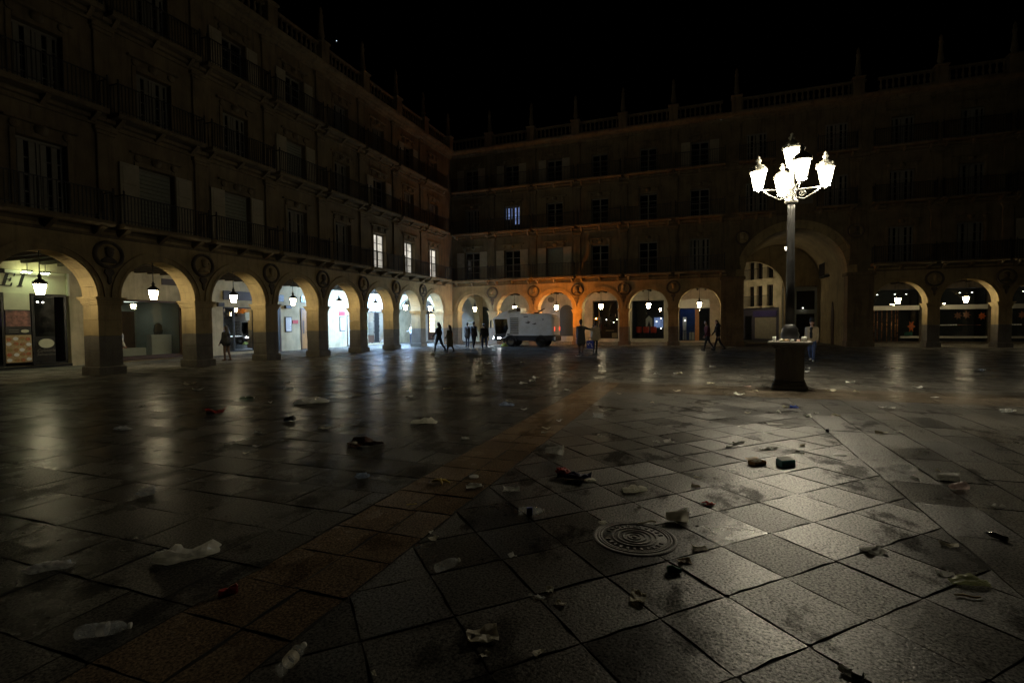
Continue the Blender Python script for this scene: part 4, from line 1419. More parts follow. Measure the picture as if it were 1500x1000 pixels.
for k in range(2):
    x = -0.75 + 0.5 * k
    t = MB().lathe([(0.25, 0.93), (0.25, 0.96)], 14, (x, 0.75, 0)).build('table', 'dark_grey', s)
    MB().tube([(x, 0.75, 0.13), (x, 0.75, 0.93)], 0.025, 8).build('table_leg', 'iron', t)
MB().lathe([(0, -0.05), (0.06, 0), (0, 0.05)], 10, (-0.75, 1.4, 1.8)).build('globe_lamp', 'downlight_glow', s)
s = shop('cream_side_door', 'cream door beside the gateway pier on the far side', 'door', 'F', 20.65)
frame(s, -0.36, 0.36, 0.0, 2.25, 0.06, 'cream_door', -0.06, -0.002)
panel(s, 'door_leaf', -0.3, 0.3, 0.02, 2.19, 'cream_door', -0.035, -0.003)
panel(s, 'door_panel', -0.2, 0.2, 1.2, 2.0, 'cream_door', -0.05, -0.03)

# --- far side, right of the gateway
for k, (x, w, lab) in enumerate(((32.77, 2.84, 'shop front with steel lintel and copper revolving door, right of the gateway'),
                                 (36.65, 2.88, 'black shop window with faint leaf prints and thin white lettering on the right'),
                                 (40.2, 2.78, 'shop window cut by the right edge of the picture'))):
    s = shop('glass_shop_front', lab, 'shop front', 'F', x)
    h = w / 2 - 0.02
    room(s, -h, h, 0.10, 3.9, 1.8, 'room_dark')
    panel(s, 'steel_lintel', -h, h, 2.40, 2.72, 'steel_lintel', -0.05, 0.12)
    pane(s, -h, h, 2.74, 3.88, 'window_glass', 0.1)
    panel(s, 'steel_ledge', (-h if k else 0.3), h, 0.36, 0.5, 'steel_lintel', -0.05, 0.12)
    pane(s, (-h if k else 0.3), h, 0.51, 2.39, 'window_glass', 0.08)
    if k == 0:
        for j in range(9):
            a = pi * j / 8
            MB().tube([(-0.55 - 0.78 * cos(a), 0.35 - 0.5 * sin(a) * 0.8, 0.11), (-0.55 - 0.78 * cos(a), 0.35 - 0.5 * sin(a) * 0.8, 2.38)], 0.03, 6).build('copper_post', 'copper', s)
        pts = [(1.02 + 0.26 * (1 if j % 2 == 0 else 0.45) * cos(2 * pi * j / 12), 1.2 + 0.45 * (1 if j % 2 == 0 else 0.5) * sin(2 * pi * j / 12)) for j in range(12)]
        MB().prism(pts, 0.2, 0.21, 'XZ').build('orange_leaf_print', 'poster_orange', s)
        panel(s, 'green_print', 0.6, 1.1, 0.55, 0.8, 'poster_green', 0.22, 0.23)
    else:
        for cx, cz in ((-0.15, 1.95), (0.35, 2.0), (1.2, 1.9)):
            pts = [(cx + 0.26 * (1 if j % 2 == 0 else 0.5) * cos(2 * pi * j / 14), cz + 0.3 * (1 if j % 2 == 0 else 0.5) * sin(2 * pi * j / 14)) for j in range(14)]
            MB().prism(pts, 0.2, 0.21, 'XZ').build('leaf_print', 'poster_pink' if cx < 1 else 'poster_orange', s)
        r = random.Random(4)
        xx = -1.2
        while xx < -0.25:
            l = r.uniform(0.05, 0.14)
            panel(s, 'lettering', xx, xx + l, 1.26, 1.33, 'menu_white', 0.055, 0.06, 0.001)
            xx += l + 0.02
        panel(s, 'thin_line', -0.25, 1.1, 1.285, 1.3, 'poster_pink', 0.055, 0.06, 0.001)
        panel(s, 'thin_line', -0.45, 0.35, 0.6, 0.61, 'iron_light', 0.055, 0.06, 0.001)
        pts = [(-0.25, 0.66), (0.15, 0.66), (0.1, 0.76), (-0.05, 0.82), (-0.2, 0.76)]
        MB().prism(pts, 0.055, 0.06, 'XZ').build('small_emblem', 'iron_grey', s)
    for x_ in (-0.9, 0.2, 0.9):
        MB().lathe([(0, -0.03), (0.05, -0.02), (0.05, 0.0), (0, 0.01)], 8, (x_, 0.9, 3.6)).build('downlight', 'downlight_glow', s)

# --- plaque over the gateway
s = thing('street_plaque', 'pale tiled plaque with dark marks above the gateway, behind the lamp post', 'plaque', (25.75, -0.17, 9.3))
MB().bbox(-0.45, 0.45, 0.0, 0.05, 0, 0.95, 0.01).build('backing', 'frame_paint', s)
for j in range(2):
    for i in range(3):
        MB().prism([(-0.32 + 0.26 * i, 0.14 + 0.42 * j), (-0.2 + 0.26 * i, 0.14 + 0.42 * j), (-0.22 + 0.26 * i, 0.40 + 0.42 * j), (-0.3 + 0.26 * i, 0.36 + 0.42 * j)], -0.006, 0.004, 'XZ').build('dark_mark', 'granite', s)

# ------------------------------------------------------------------ the street beyond the gateway
s = thing('street_building', 'lamplit cream house with balconies seen through the gateway', 'building', (21.0, 16.6, 0), math.atan2(-0.8357, 0.5492))
wb = MB()                                       # local x along the front, y into the house
wins = [0.95, 2.3, 3.6, 5.0, 6.05, 7.32]
ROWS = ((3.02, 4.82), (5.40, 6.95))
zc = [2.85, 5.1, 8.8]
xs = [0] + sum(([x - 0.34, x + 0.34] for x in wins), []) + [8.4]
for i in range(0, len(xs), 2):
    wb.box(xs[i], xs[i + 1], 0, 0.4, 2.85, 8.8)
for x in wins:
    wb.box(x - 0.34, x + 0.34, 0, 0.4, 2.85, 3.02); wb.box(x - 0.34, x + 0.34, 0, 0.4, 4.82, 5.40); wb.box(x - 0.34, x + 0.34, 0, 0.4, 6.95, 8.8)
wb.box(8.401, 8.7, -0.02, 0.4, 0, 8.8)
wb.build('wall', 'cream_wall', s)
for x in wins:
    for z0, z1 in ROWS:
        f = MB().box(x - 0.34, x - 0.28, 0.15, 0.2, z0, z1).box(x + 0.28, x + 0.34, 0.15, 0.2, z0, z1).box(x - 0.28, x + 0.28, 0.15, 0.2, z1 - 0.06, z1).box(x - 0.02, x + 0.02, 0.15, 0.2, z0, z1 - 0.06).build('window', 'dark_wood', s)
        MB().box(x - 0.28, x + 0.28, 0.17, 0.18, z0, z1 - 0.06).build('pane', 'dark_glass', f)
        sl = MB().box(x - 0.48, x + 0.48, -0.4, 0, z0 - 0.12, z0 - 0.04).build('balcony', 'cream_wall', s)
        rb = MB().box(x - 0.47, x + 0.47, -0.39, -0.36, z0 + 0.86, z0 + 0.9)
        for k in range(9):
            rb.box(x - 0.46 + 0.115 * k - 0.008, x - 0.46 + 0.115 * k + 0.008, -0.385, -0.365, z0 - 0.04, z0 + 0.86)
        rb.build('railing', 'iron', sl)
MB().box(0, 8.4, -0.02, 0.38, 0, 2.849).build('ground_floor', 'purple_grey', s)
panel(s, 'shutter_door', 5.55, 8.1, 0.15, 2.0, 'shutter_paint', -0.05, -0.021)
panel(s, 'shop_sign', 5.3, 8.2, 2.1, 2.6, 'purple_sign', -0.08, -0.021)
panel(s, 'doorway', 4.3, 5.1, 0.0, 2.2, 'black_panel', -0.05, -0.021)
MB().box(-0.3, 8.8, -0.3, 0.4, 8.801, 9.0).build('cornice', 'cream_wall', s)
s = thing('passage_shop_front', 'pale framed shop front at the back of the gateway passage', 'shop front', (26.95, 8.75, 0), 0)
b = MB().box(-1.2, -1.02, 0, 0.15, 0, 4.4).box(1.1, 1.3, 0, 0.15, 0, 4.4).box(-1.02, 1.1, 0, 0.15, 2.25, 2.6).box(-1.02, 1.1, 0, 0.15, 4.1, 4.45).box(-0.45, -0.2, 0.002, 0.148, 0, 4.1)
b.build('frame', 'shop_frame', s)
for x0, x1, z0, z1 in ((-1.02, -0.45, 0.05, 2.25), (-0.2, 1.1, 0.05, 2.25), (-1.02, -0.45, 2.6, 4.1), (-0.2, 1.1, 2.6, 4.1)):
    panel(s, 'pane', x0, x1, z0, z1, 'dark_glass', 0.05, 0.07)
panel(s, 'backing', -1.2, 1.3, 0, 4.45, 'room_dark', 0.151, 0.2)
MB().lathe([(0, -0.04), (0.05, 0), (0, 0.04)], 8, (0.25, -0.1, 2.72)).build('small_lamp', 'downlight_glow', s)

# ------------------------------------------------------------------ lanterns
def lantern_meshes(glowmat, s=1.0, iron='iron'):
    """six-sided tapered lantern; z = 0 at the bottom of the glass"""
    n = 6
    g = MB().lathe([(0.115 * s, 0.0), (0.195 * s, 0.40 * s)], n, smooth=False, capped=True).mesh('lantern_glass', glowmat)
    b = MB()
    for i in range(n):
        a = 2 * pi * i / n
        b.tube([(0.117 * s * cos(a), 0.117 * s * sin(a), -0.01), (0.198 * s * cos(a), 0.198 * s * sin(a), 0.405 * s)], 0.010 * s, 5)
    b.lathe([(0.0, -0.03 * s), (0.10 * s, -0.03 * s), (0.13 * s, -0.005), (0.12 * s, 0.012 * s)], n, smooth=False)
    frame_ = b.mesh('lantern_frame', iron)
    r = MB()
    r.lathe([(0.205 * s, 0.395 * s), (0.235 * s, 0.42 * s), (0.22 * s, 0.46 * s), (0.12 * s, 0.58 * s), (0.06 * s, 0.61 * s), (0.055 * s, 0.67 * s), (0.085 * s, 0.70 * s), (0.035 * s, 0.75 * s), (0.045 * s, 0.79 * s), (0.0, 0.83 * s)], 12)
    for i in range(6):
        a = 2 * pi * i / 6
        r.lathe([(0.02 * s, 0.44 * s), (0.03 * s, 0.48 * s), (0.0, 0.53 * s)], 6, (0.2 * s * cos(a), 0.2 * s * sin(a), 0))
    roof = r.mesh('lantern_roof', 'lantern_cap' if iron == 'iron_light' else iron)
    return g, frame_, roof

LG, LF, LR = lantern_meshes('lantern_glow', 0.84)
ROD = MB().tube([(0, 0, 0.66), (0, 0, 1.43)], 0.014, 6).lathe([(0.07, 1.39), (0.05, 1.43)], 10).mesh('rod', 'iron')
def hanging(loc, label, rz, group='lanterns hanging in the arcade arches'):
    t = thing('hanging_lantern', label, 'lantern', loc, rz, group)
    put(LG, 'lantern_glass', t); put(LF, 'lantern_frame', t); put(LR, 'lantern_roof', t); put(ROD, 'rod', t)
    return t
LL = ['hanging lantern in the last left arch beside the corner', 'hanging lantern in the left arch over the person in a white shirt',
      'hanging lantern in the arch of the brilliant white shop', 'hanging lantern against the floodlit wall with a menu board',
      'hanging lantern in the arch of the orange wooden door', 'hanging lantern in the arch of the lit shelves',
      'hanging lantern in the arch of the wide office window', 'largest hanging lantern, in front of the cafe fascia at far left']
for i in range(8):
    hanging((-0.38, -lc[i], 2.70), LL[i], 0.26 * (i % 3))
FL = ['hanging lantern in the corner arch of the far side', 'hanging lantern in the far arch above the sweeper cab', 'hanging lantern in the amber-lit far arch',
      'hanging lantern in front of the dark bar window', 'hanging lantern in front of the restaurant window with red chairs', 'hanging lantern in front of the blue cafe beside the gateway']
for i in range(6):
    hanging((bx[i], 0.38, 2.70), FL[i], 0.26 * (i % 3))
RL = ['hanging lantern before the copper revolving door', 'hanging lantern before the black shop window with leaf prints', 'hanging lantern in the arch cut by the right edge']
for i in range(3):
    hanging((rx[i], 0.38, 2.70), RL[i], 0.26 * (i % 3))
# small lantern in the gateway vault
SG, SF, SR = lantern_meshes('street_glow', 0.62)
VG = lantern_meshes('vault_glow', 0.62)[0]
t = thing('hanging_lantern', 'small lantern hanging from the vault of the gateway', 'lantern', (25.30, 4.0, 6.85))
put(VG, 'lantern_glass', t); put(SF, 'lantern_frame', t); put(SR, 'lantern_roof', t)
MB().tube([(0, 0, 0.5), (0, 0, 0.92)], 0.012, 6).build('rod', 'iron', t)
# wall lantern on the street house
t = thing('wall_lantern', 'bracket lantern on the street side of the gateway', 'lantern', (21.55, 9.1, 4.3), 0)
put(SG, 'lantern_glass', t); put(SF, 'lantern_frame', t); put(SR, 'lantern_roof', t)
MB().tube([(0, 0, -0.02), (0.02, -0.3, -0.25), (0.1, -1.1, -0.2)], 0.02, 6).build('bracket', 'iron', t)

# ------------------------------------------------------------------ the lamp post on its stone pedestal
PX, PY = 21.32, -23.95
post = thing('street_lamp', 'tall five-lantern lamp post on a dark stone pedestal', 'street lamp', (PX, PY, 0), R(-8.6))
b = MB()
b.bbox(-0.385, 0.385, -0.385, 0.385, -0.01, 0.14, 0.05)
b.bbox(-0.345, 0.345, -0.345, 0.345, 0.14, 0.22, 0.03)
ped = b.build('pedestal_base', 'granite', post)
MB().bbox(-0.31, 0.31, -0.31, 0.31, 0.22, 1.0, 0.015).build('pedestal_shaft', 'granite', post)
b = MB()
for z0, z1, o in ((1.0, 1.05, 0.34), (1.05, 1.10, 0.39), (1.10, 1.17, 0.47)):
    b.bbox(-o, o, -o, o, z0, z1, 0.012)
b.build('pedestal_top', 'granite', post)
MB().lathe([(0.24, 1.17), (0.24, 1.22), (0.19, 1.25), (0.21, 1.33), (0.17, 1.42), (0.18, 1.46), (0.13, 1.53), (0.105, 1.58)], 20).build('post_foot', 'iron', post)
MB().lathe([(0.100, 1.58), (0.094, 2.6), (0.080, 4.35), (0.078, 4.5)], 20).build('post_shaft', 'iron_grey', post)
MB().lathe([(0.085, 4.48), (0.15, 4.52), (0.15, 4.56), (0.09, 4.60), (0.11, 4.68), (0.10, 4.9), (0.06, 4.95), (0.05, 5.35), (0.08, 5.4)], 16).build('post_head', 'iron_light', post)
PG, PF, PR = lantern_meshes('post_glow', 0.92, 'iron_light')
PD = MB().lathe([(0.0, 0.0), (0.100, 0.0), (0.100, -0.012), (0.0, -0.012)], 12, (0, 0, -0.032)).mesh('lamp_module', 'post_down_glow')
def cluster(x, y, z, rz):
    f = put(PF, 'lantern', post, (x, y, z), rz)
    put(PG, 'lantern_glass', f); put(PR, 'lantern_roof', f); put(PD, 'lamp_module', f)
for k in range(4):
    a = k * pi / 2 + R(16)
    d = Vector((cos(a), sin(a), 0))
    e = d * 0.74
    arm = MB()
    arm.tube([d * 0.08 + Vector((0, 0, 4.82)), e + Vector((0, 0, 4.86))], 0.018, 8)
    arm.tube([d * 0.10 + Vector((0, 0, 4.64)), d * 0.26 + Vector((0, 0, 4.60)), d * 0.45 + Vector((0, 0, 4.70)), d * 0.62 + Vector((0, 0, 4.82))], 0.015, 8)
    sp_ = [d * (0.24 + 0.085 * (1 - j / 20) * cos(j * 0.62)) + Vector((0, 0, 4.72 + 0.085 * (1 - j / 20) * sin(j * 0.62))) for j in range(20)]
    arm.tube(sp_, 0.011, 6)
    arm.lathe([(0.03, 4.80), (0.05, 4.85), (0.03, 4.91)], 8, (e.x, e.y, 0))
    arm.build('arm', 'iron_light', post)
    cluster(e.x, e.y, 4.92, a)
cluster(0, 0, 5.42, 0.2)

# things people left on the pedestal
def cup_mesh(name, mat, r0, r1, h):
    return MB().lathe([(0.0, 0.0), (r0, 0.0), (r1, h), (r1 - 0.004, h), (r0 - 0.004, 0.006), (0, 0.006)], 14, capped=False).mesh(name, mat)
z = 1.171
o = tag(put(cup_mesh('paper_cup', 'paper_white', 0.032, 0.043, 0.12), 'paper_cup', None, (PX - 0.38, PY - 0.33, z)), 'white paper cup at the left corner of the pedestal top', 'cup')
o = tag(put(MB().lathe([(0, 0), (0.05, 0.0), (0.06, 0.05), (0.06, 0.1), (0.03, 0.115), (0, 0.115)], 14).mesh('food_tub', 'paper_white'), 'food_tub', None, (PX + 0.26, PY - 0.27, z)), 'white tub at the right end of the pedestal top', 'tub')

# ------------------------------------------------------------------ the street sweeper (local x = forward is -x of the world, built facing -x)
sw = thing('street_sweeper', 'white street sweeping lorry working along the far arcade', 'sweeper', (7.5, -2.85, 0), R(2))
def sym(fn):
    for s_ in (-1, 1): fn(s_)
W = 0.92
# hopper body with rounded top edges
def body_section(x, zlo, zhi, w, r=0.16):
    return [(x, -w, zlo), (x, -w, zhi - r), (x, -w + r * 0.3, zhi - r * 0.3), (x, -w + r, zhi), (x, w - r, zhi), (x, w - r * 0.3, zhi - r * 0.3), (x, w, zhi - r), (x, w, zlo)]
def loft(secs, mat, name, par, cap=True):
    b = MB()
    n = len(secs[0])
    vs = [p for s_ in secs for p in s_]
    fs = []
    for k in range(len(secs) - 1):
        for i in range(n):
            j = (i + 1) % n
            fs.append((k * n + i, k * n + j, (k + 1) * n + j, (k + 1) * n + i))
    if cap:
        fs.append(tuple(range(n))); fs.append(tuple(reversed(range((len(secs) - 1) * n, len(secs) * n))))
    b.add(vs, fs)
    return b.build(name, mat, par)
loft([body_section(-0.25, 0.80, 2.38, W), body_section(1.55, 0.80, 2.36, W), body_section(2.05, 0.82, 2.30, W), body_section(2.22, 0.86, 2.05, W - 0.03)], 'dirty_white', 'hopper', sw)
loft([body_section(-1.12, 0.80, 2.50, W - 0.02), body_section(-0.26, 0.80, 2.55, W - 0.02)], 'dirty_white', 'engine_housing', sw)
# cab: sloping roof fairing, pillars, glass
cabp = [(-2.32, 2.00), (-2.22, 2.10), (-1.75, 2.42), (-1.13, 2.62), (-1.13, 2.00)]
MB().prism(cabp, -W + 0.03, W - 0.03, 'XZ').build('cab_roof', 'dirty_white', sw)
MB().prism([(-1.13, 2.52), (-0.27, 2.56), (-0.27, 2.78), (-0.8, 2.80), (-1.13, 2.63)], -0.7, 0.7, 'XZ').build('air_duct', 'dirty_white', sw)
MB().bbox(-0.55, -0.27, -0.78, -0.701, 2.42, 2.78, 0.01).build('intake_grille', 'dark_wood', sw)
MB().prism([(-2.20, 0.72), (-2.10, 0.55), (-1.72, 0.50), (-1.45, 0.62), (-1.13, 0.80), (-1.13, 1.02), (-2.20, 0.86)], -W + 0.05, W - 0.05, 'XZ').build('cab_floor', 'dark_grey', sw)
for y0, y1 in ((-W + 0.02, -W + 0.09), (W - 0.09, W - 0.02)):
    MB().prism([(-1.24, 2.02), (-1.12, 2.02), (-1.12, 0.80), (-1.38, 0.62), (-1.62, 0.56), (-1.60, 0.64), (-1.38, 0.74), (-1.30, 1.0), (-1.16, 1.30), (-1.24, 1.9)], y0, y1, 'XZ').build('door_pillar', 'dirty_white', sw)
    MB().prism([(-2.30, 2.02), (-2.22, 2.02), (-2.16, 1.5), (-2.14, 0.86), (-2.22, 0.86), (-2.27, 1.5)], y0, y1, 'XZ').build('front_pillar', 'dirty_white', sw)
    MB().box(-2.20, -1.20, (y0 + y1) / 2 - 0.004, (y0 + y1) / 2 + 0.004, 0.75, 2.01).build('side_window', 'cab_glass', sw)
MB().prism([(-2.29, 2.0), (-2.28, 2.0), (-2.20, 0.87), (-2.21, 0.87)], -W + 0.1, W - 0.1, 'XZ').build('windscreen', 'cab_glass', sw)
MB().bbox(-1.62, -1.2, -0.45, 0.05, 0.95, 1.15, 0.05).bbox(-1.32, -1.18, -0.45, 0.05, 1.1, 1.75, 0.05).build('seat', 'cloth_black', sw)
MB().lathe([(0.17, -0.012), (0.19, 0.0), (0.17, 0.012)], 16, (-1.85, -0.2, 1.28), 0, True, 'X').tube([(-1.85, -0.2, 1.28), (-2.1, -0.2, 0.9)], 0.03, 8).build('steering_column', 'dark_grey', sw)
MB().bbox(-2.16, -1.95, -W + 0.12, W - 0.12, 0.86, 1.1, 0.03).build('dashboard', 'dark_grey', sw)
MB().box(-1.14, -1.121, -W + 0.1, W - 0.1, 0.8, 2.0).build('cab_rear_panel', 'dark_grey', sw)
# louvres on the engine housing
for k in range(9):
    z0 = 0.93 + 0.135 * k
    MB().prism([(-W + 0.018, z0), (-W - 0.012, z0), (-W + 0.018, z0 + 0.06)], -1.02, -0.38, 'YZ').build('louvre', 'black_panel', sw)
# skirts, chassis and wheels
MB().bbox(-1.5, 2.15, -W + 0.06, W - 0.06, 0.42, 0.799, 0.03).build('chassis', 'dark_grey', sw)
MB().bbox(2.10, 2.36, -W + 0.04, W - 0.04, 0.38, 0.80, 0.06).build('rear_bumper', 'dark_grey', sw)
tyre = MB().lathe([(0.21, -0.12), (0.33, -0.12), (0.36, -0.09), (0.365, 0.0), (0.36, 0.09), (0.33, 0.12), (0.21, 0.12)], 28, (0, 0, 0), 0, True, 'Y', 1, 1, False).mesh('tyre', 'rubber')
rim_l = MB().lathe([(0.0, -0.04), (0.08, -0.05), (0.10, -0.10), (0.14, -0.06), (0.19, -0.07), (0.215, -0.125), (0.22, 0.0)], 20, (0, 0, 0), 0, True, 'Y', 1, 1, False).mesh('rim', 'iron_light')
rim_d = MB().lathe([(0.0, -0.04), (0.08, -0.05), (0.10, -0.10), (0.14, -0.06), (0.19, -0.07), (0.215, -0.125), (0.22, 0.0)], 20, (0, 0, 0), 0, True, 'Y', 1, 1, False).mesh('rim', 'iron_grey')
for x, rm in ((-0.98, rim_l), (1.28, rim_d)):
    for y, rz_ in ((-W + 0.16, 0), (W - 0.16, pi)):
        t_ = put(tyre, 'wheel', sw, (x, y, 0.365), rz_)
        put(rm, 'rim', t_)
for x in (-0.98, 1.28):
    b = MB()
    o_, i_2 = [(x + 0.48 * cos(pi * k / 10), 0.365 + 0.48 * sin(pi * k / 10)) for k in range(11)], [(x + 0.43 * cos(pi * k / 10), 0.365 + 0.43 * sin(pi * k / 10)) for k in range(11)]
    for y0, y1 in ((-W + 0.0, -W + 0.3), (W - 0.3, W)):
        for k in range(10):
            b.prism([i_2[k], o_[k], o_[k + 1], i_2[k + 1]], y0, y1, 'XZ')
    b.build('wheel_arch', 'dark_grey', sw)
# brush, suction arm, mirrors, lights, rails
for y in (-0.75, 0.75):
    br = MB().lathe([(0.30, 0.02), (0.12, 0.24), (0.06, 0.25), (0.0, 0.25)], 24, (-1.50, y, 0)).build('brush', 'brush_green', sw)
    MB().tube([(-1.50, y, 0.24), (-1.62, y * 0.8, 0.42), (-1.45, y * 0.6, 0.6)], 0.045, 8).build('brush_arm', 'dark_grey', br)
MB().bbox(-2.28, -1.75, -W + 0.06, W - 0.06, 0.44, 0.56, 0.03).build('front_bumper', 'dark_grey', sw)
for y in (-0.72, 0.72):
    h = MB().bbox(-2.30, -2.18, y - 0.16, y + 0.16, 0.58, 0.74, 0.03).build('headlight', 'dark_grey', sw)
    g = MB(); g.add([(-2.305, y - 0.14, 0.60), (-2.305, y + 0.14, 0.60), (-2.302, y + 0.14, 0.72), (-2.302, y - 0.14, 0.72)], [(0, 1, 2, 3)])
    g.build('lamp_glass', 'headlight_glow', h)
g = MB().bbox(-2.0, -1.72, -W + 0.02, -W + 0.05, 0.60, 0.68, 0.008).build('work_light', 'dark_grey', sw)
gg = MB(); gg.add([(-1.98, -W + 0.018, 0.61), (-1.74, -W + 0.018, 0.61), (-1.74, -W + 0.019, 0.67), (-1.98, -W + 0.019, 0.67)], [(0, 1, 2, 3)])
gg.build('lamp_glass', 'work_glow', g)
m_ = MB().tube([(-2.25, -W + 0.05, 2.0), (-2.42, -W - 0.16, 1.9)], 0.015, 6).bbox(-2.47, -2.39, -W - 0.26, -W - 0.08, 1.35, 1.9, 0.02).build('mirror', 'dark_grey', sw)
m_ = MB().tube([(-2.25, W - 0.05, 2.0), (-2.42, W + 0.16, 1.9)], 0.015, 6).bbox(-2.47, -2.39, W + 0.08, W + 0.26, 1.35, 1.9, 0.02).build('mirror', 'dark_grey', sw)
MB().tube([(-0.15, -0.75, 2.38), (-0.1, -0.75, 2.52), (1.1, -0.75, 2.5), (1.15, -0.75, 2.37)], 0.016, 6).build('roof_rail', 'steel', sw)
MB().tube([(0.9, -0.4, 2.36), (1.0, -0.4, 2.5), (1.45, -0.4, 2.72)], [0.05, 0.05, 0.03], 8).build('hose_arm', 'dark_grey', sw)
MB().lathe([(0.16, 2.36), (0.16, 2.46), (0.05, 2.48)], 12, (0.7, 0, 0)).build('roof_hatch', 'dark_grey', sw)
MB().tube([(1.75, 0.9, 1.95), (1.75, 1.02, 2.0), (1.75, 1.02, 2.05)], 0.02, 6).build('beacon_bracket', 'dark_grey', sw)
be = MB().lathe([(0.07, 2.02), (0.075, 2.06), (0.0, 2.06)], 12, (1.75, 1.02, 0)).build('beacon', 'dark_grey', sw)
MB().lathe([(0.0, 2.061), (0.055, 2.062), (0.055, 2.15), (0.03, 2.18), (0.0, 2.185)], 12, (1.75, 1.02, 0)).build('beacon_lens', 'amber_glow', be)
for z0 in (1.12,):
    for y in (-0.78, 0.78):
        MB().bbox(2.20, 2.28, y - 0.09, y + 0.09, z0, z0 + 0.3, 0.02).build('tail_light', 'taillight_glow', sw)
MB().bbox(2.22, 2.34, -W + 0.0, -W + 0.036, 0.48, 0.72, 0.01).build('side_marker', 'menu_white', sw)
# dark emblem and marks on the hopper side
def blot(pts, par): MB().prism(pts, -W - 0.004, -W + 0.002, 'XZ').build('emblem', 'granite', par)
blot([(0.12, 1.72), (0.2, 1.78), (0.28, 1.74), (0.34, 1.88), (0.40, 1.78), (0.52, 1.80), (0.46, 1.70), (0.34, 1.64), (0.26, 1.68)], sw)
blot([(0.62, 1.62), (0.80, 1.66), (0.88, 1.72), (0.96, 1.64), (0.86, 1.58), (0.70, 1.585)], sw)
blot([(0.02, 2.10), (0.34, 2.13), (0.34, 2.19), (0.02, 2.16)], sw)
blot([(1.38, 1.95), (1.46, 1.99), (1.5, 1.93), (1.42, 1.89)], sw)
blot([(-1.24, 0.84), (-1.05, 0.84), (-1.05, 0.94), (-1.24, 0.94)], sw)

# ------------------------------------------------------------------ people
def capsule(a, b, ra, rb, n=10, sy=1.0):
    """closed tapered limb with rounded ends"""
    a, b = Vector(a), Vector(b)
    d = (b - a).normalized() if (b - a).length > 1e-6 else Vector((0, 0, 1))
    u = d.cross(Vector((0, 1, 0)) if abs(d.y) < 0.9 else Vector((1, 0, 0))).normalized()
    w = d.cross(u).normalized()
    rings = []
    for t, r in ((-0.95, 0.31), (-0.7, 0.71), (0.0, 1.0)): rings.append((a + d * t * ra, ra * r))
    for t, r in ((0.0, 1.0), (0.7, 0.71), (0.95, 0.31)): rings.append((b + d * t * rb, rb * r))
    vs, fs = [], []
    for c, r in rings:
        for i in range(n):
            an = 2 * pi * i / n
            vs.append(c + u * cos(an) * r + w * sin(an) * r * sy)
    for k in range(len(rings) - 1):
        for i in range(n):
            j = (i + 1) % n
            fs.append((k * n + i, k * n + j, (k + 1) * n + j, (k + 1) * n + i))
    fs.append(tuple(range(n))); fs.append(tuple(reversed(range((len(rings) - 1) * n, len(rings) * n))))
    return vs, fs

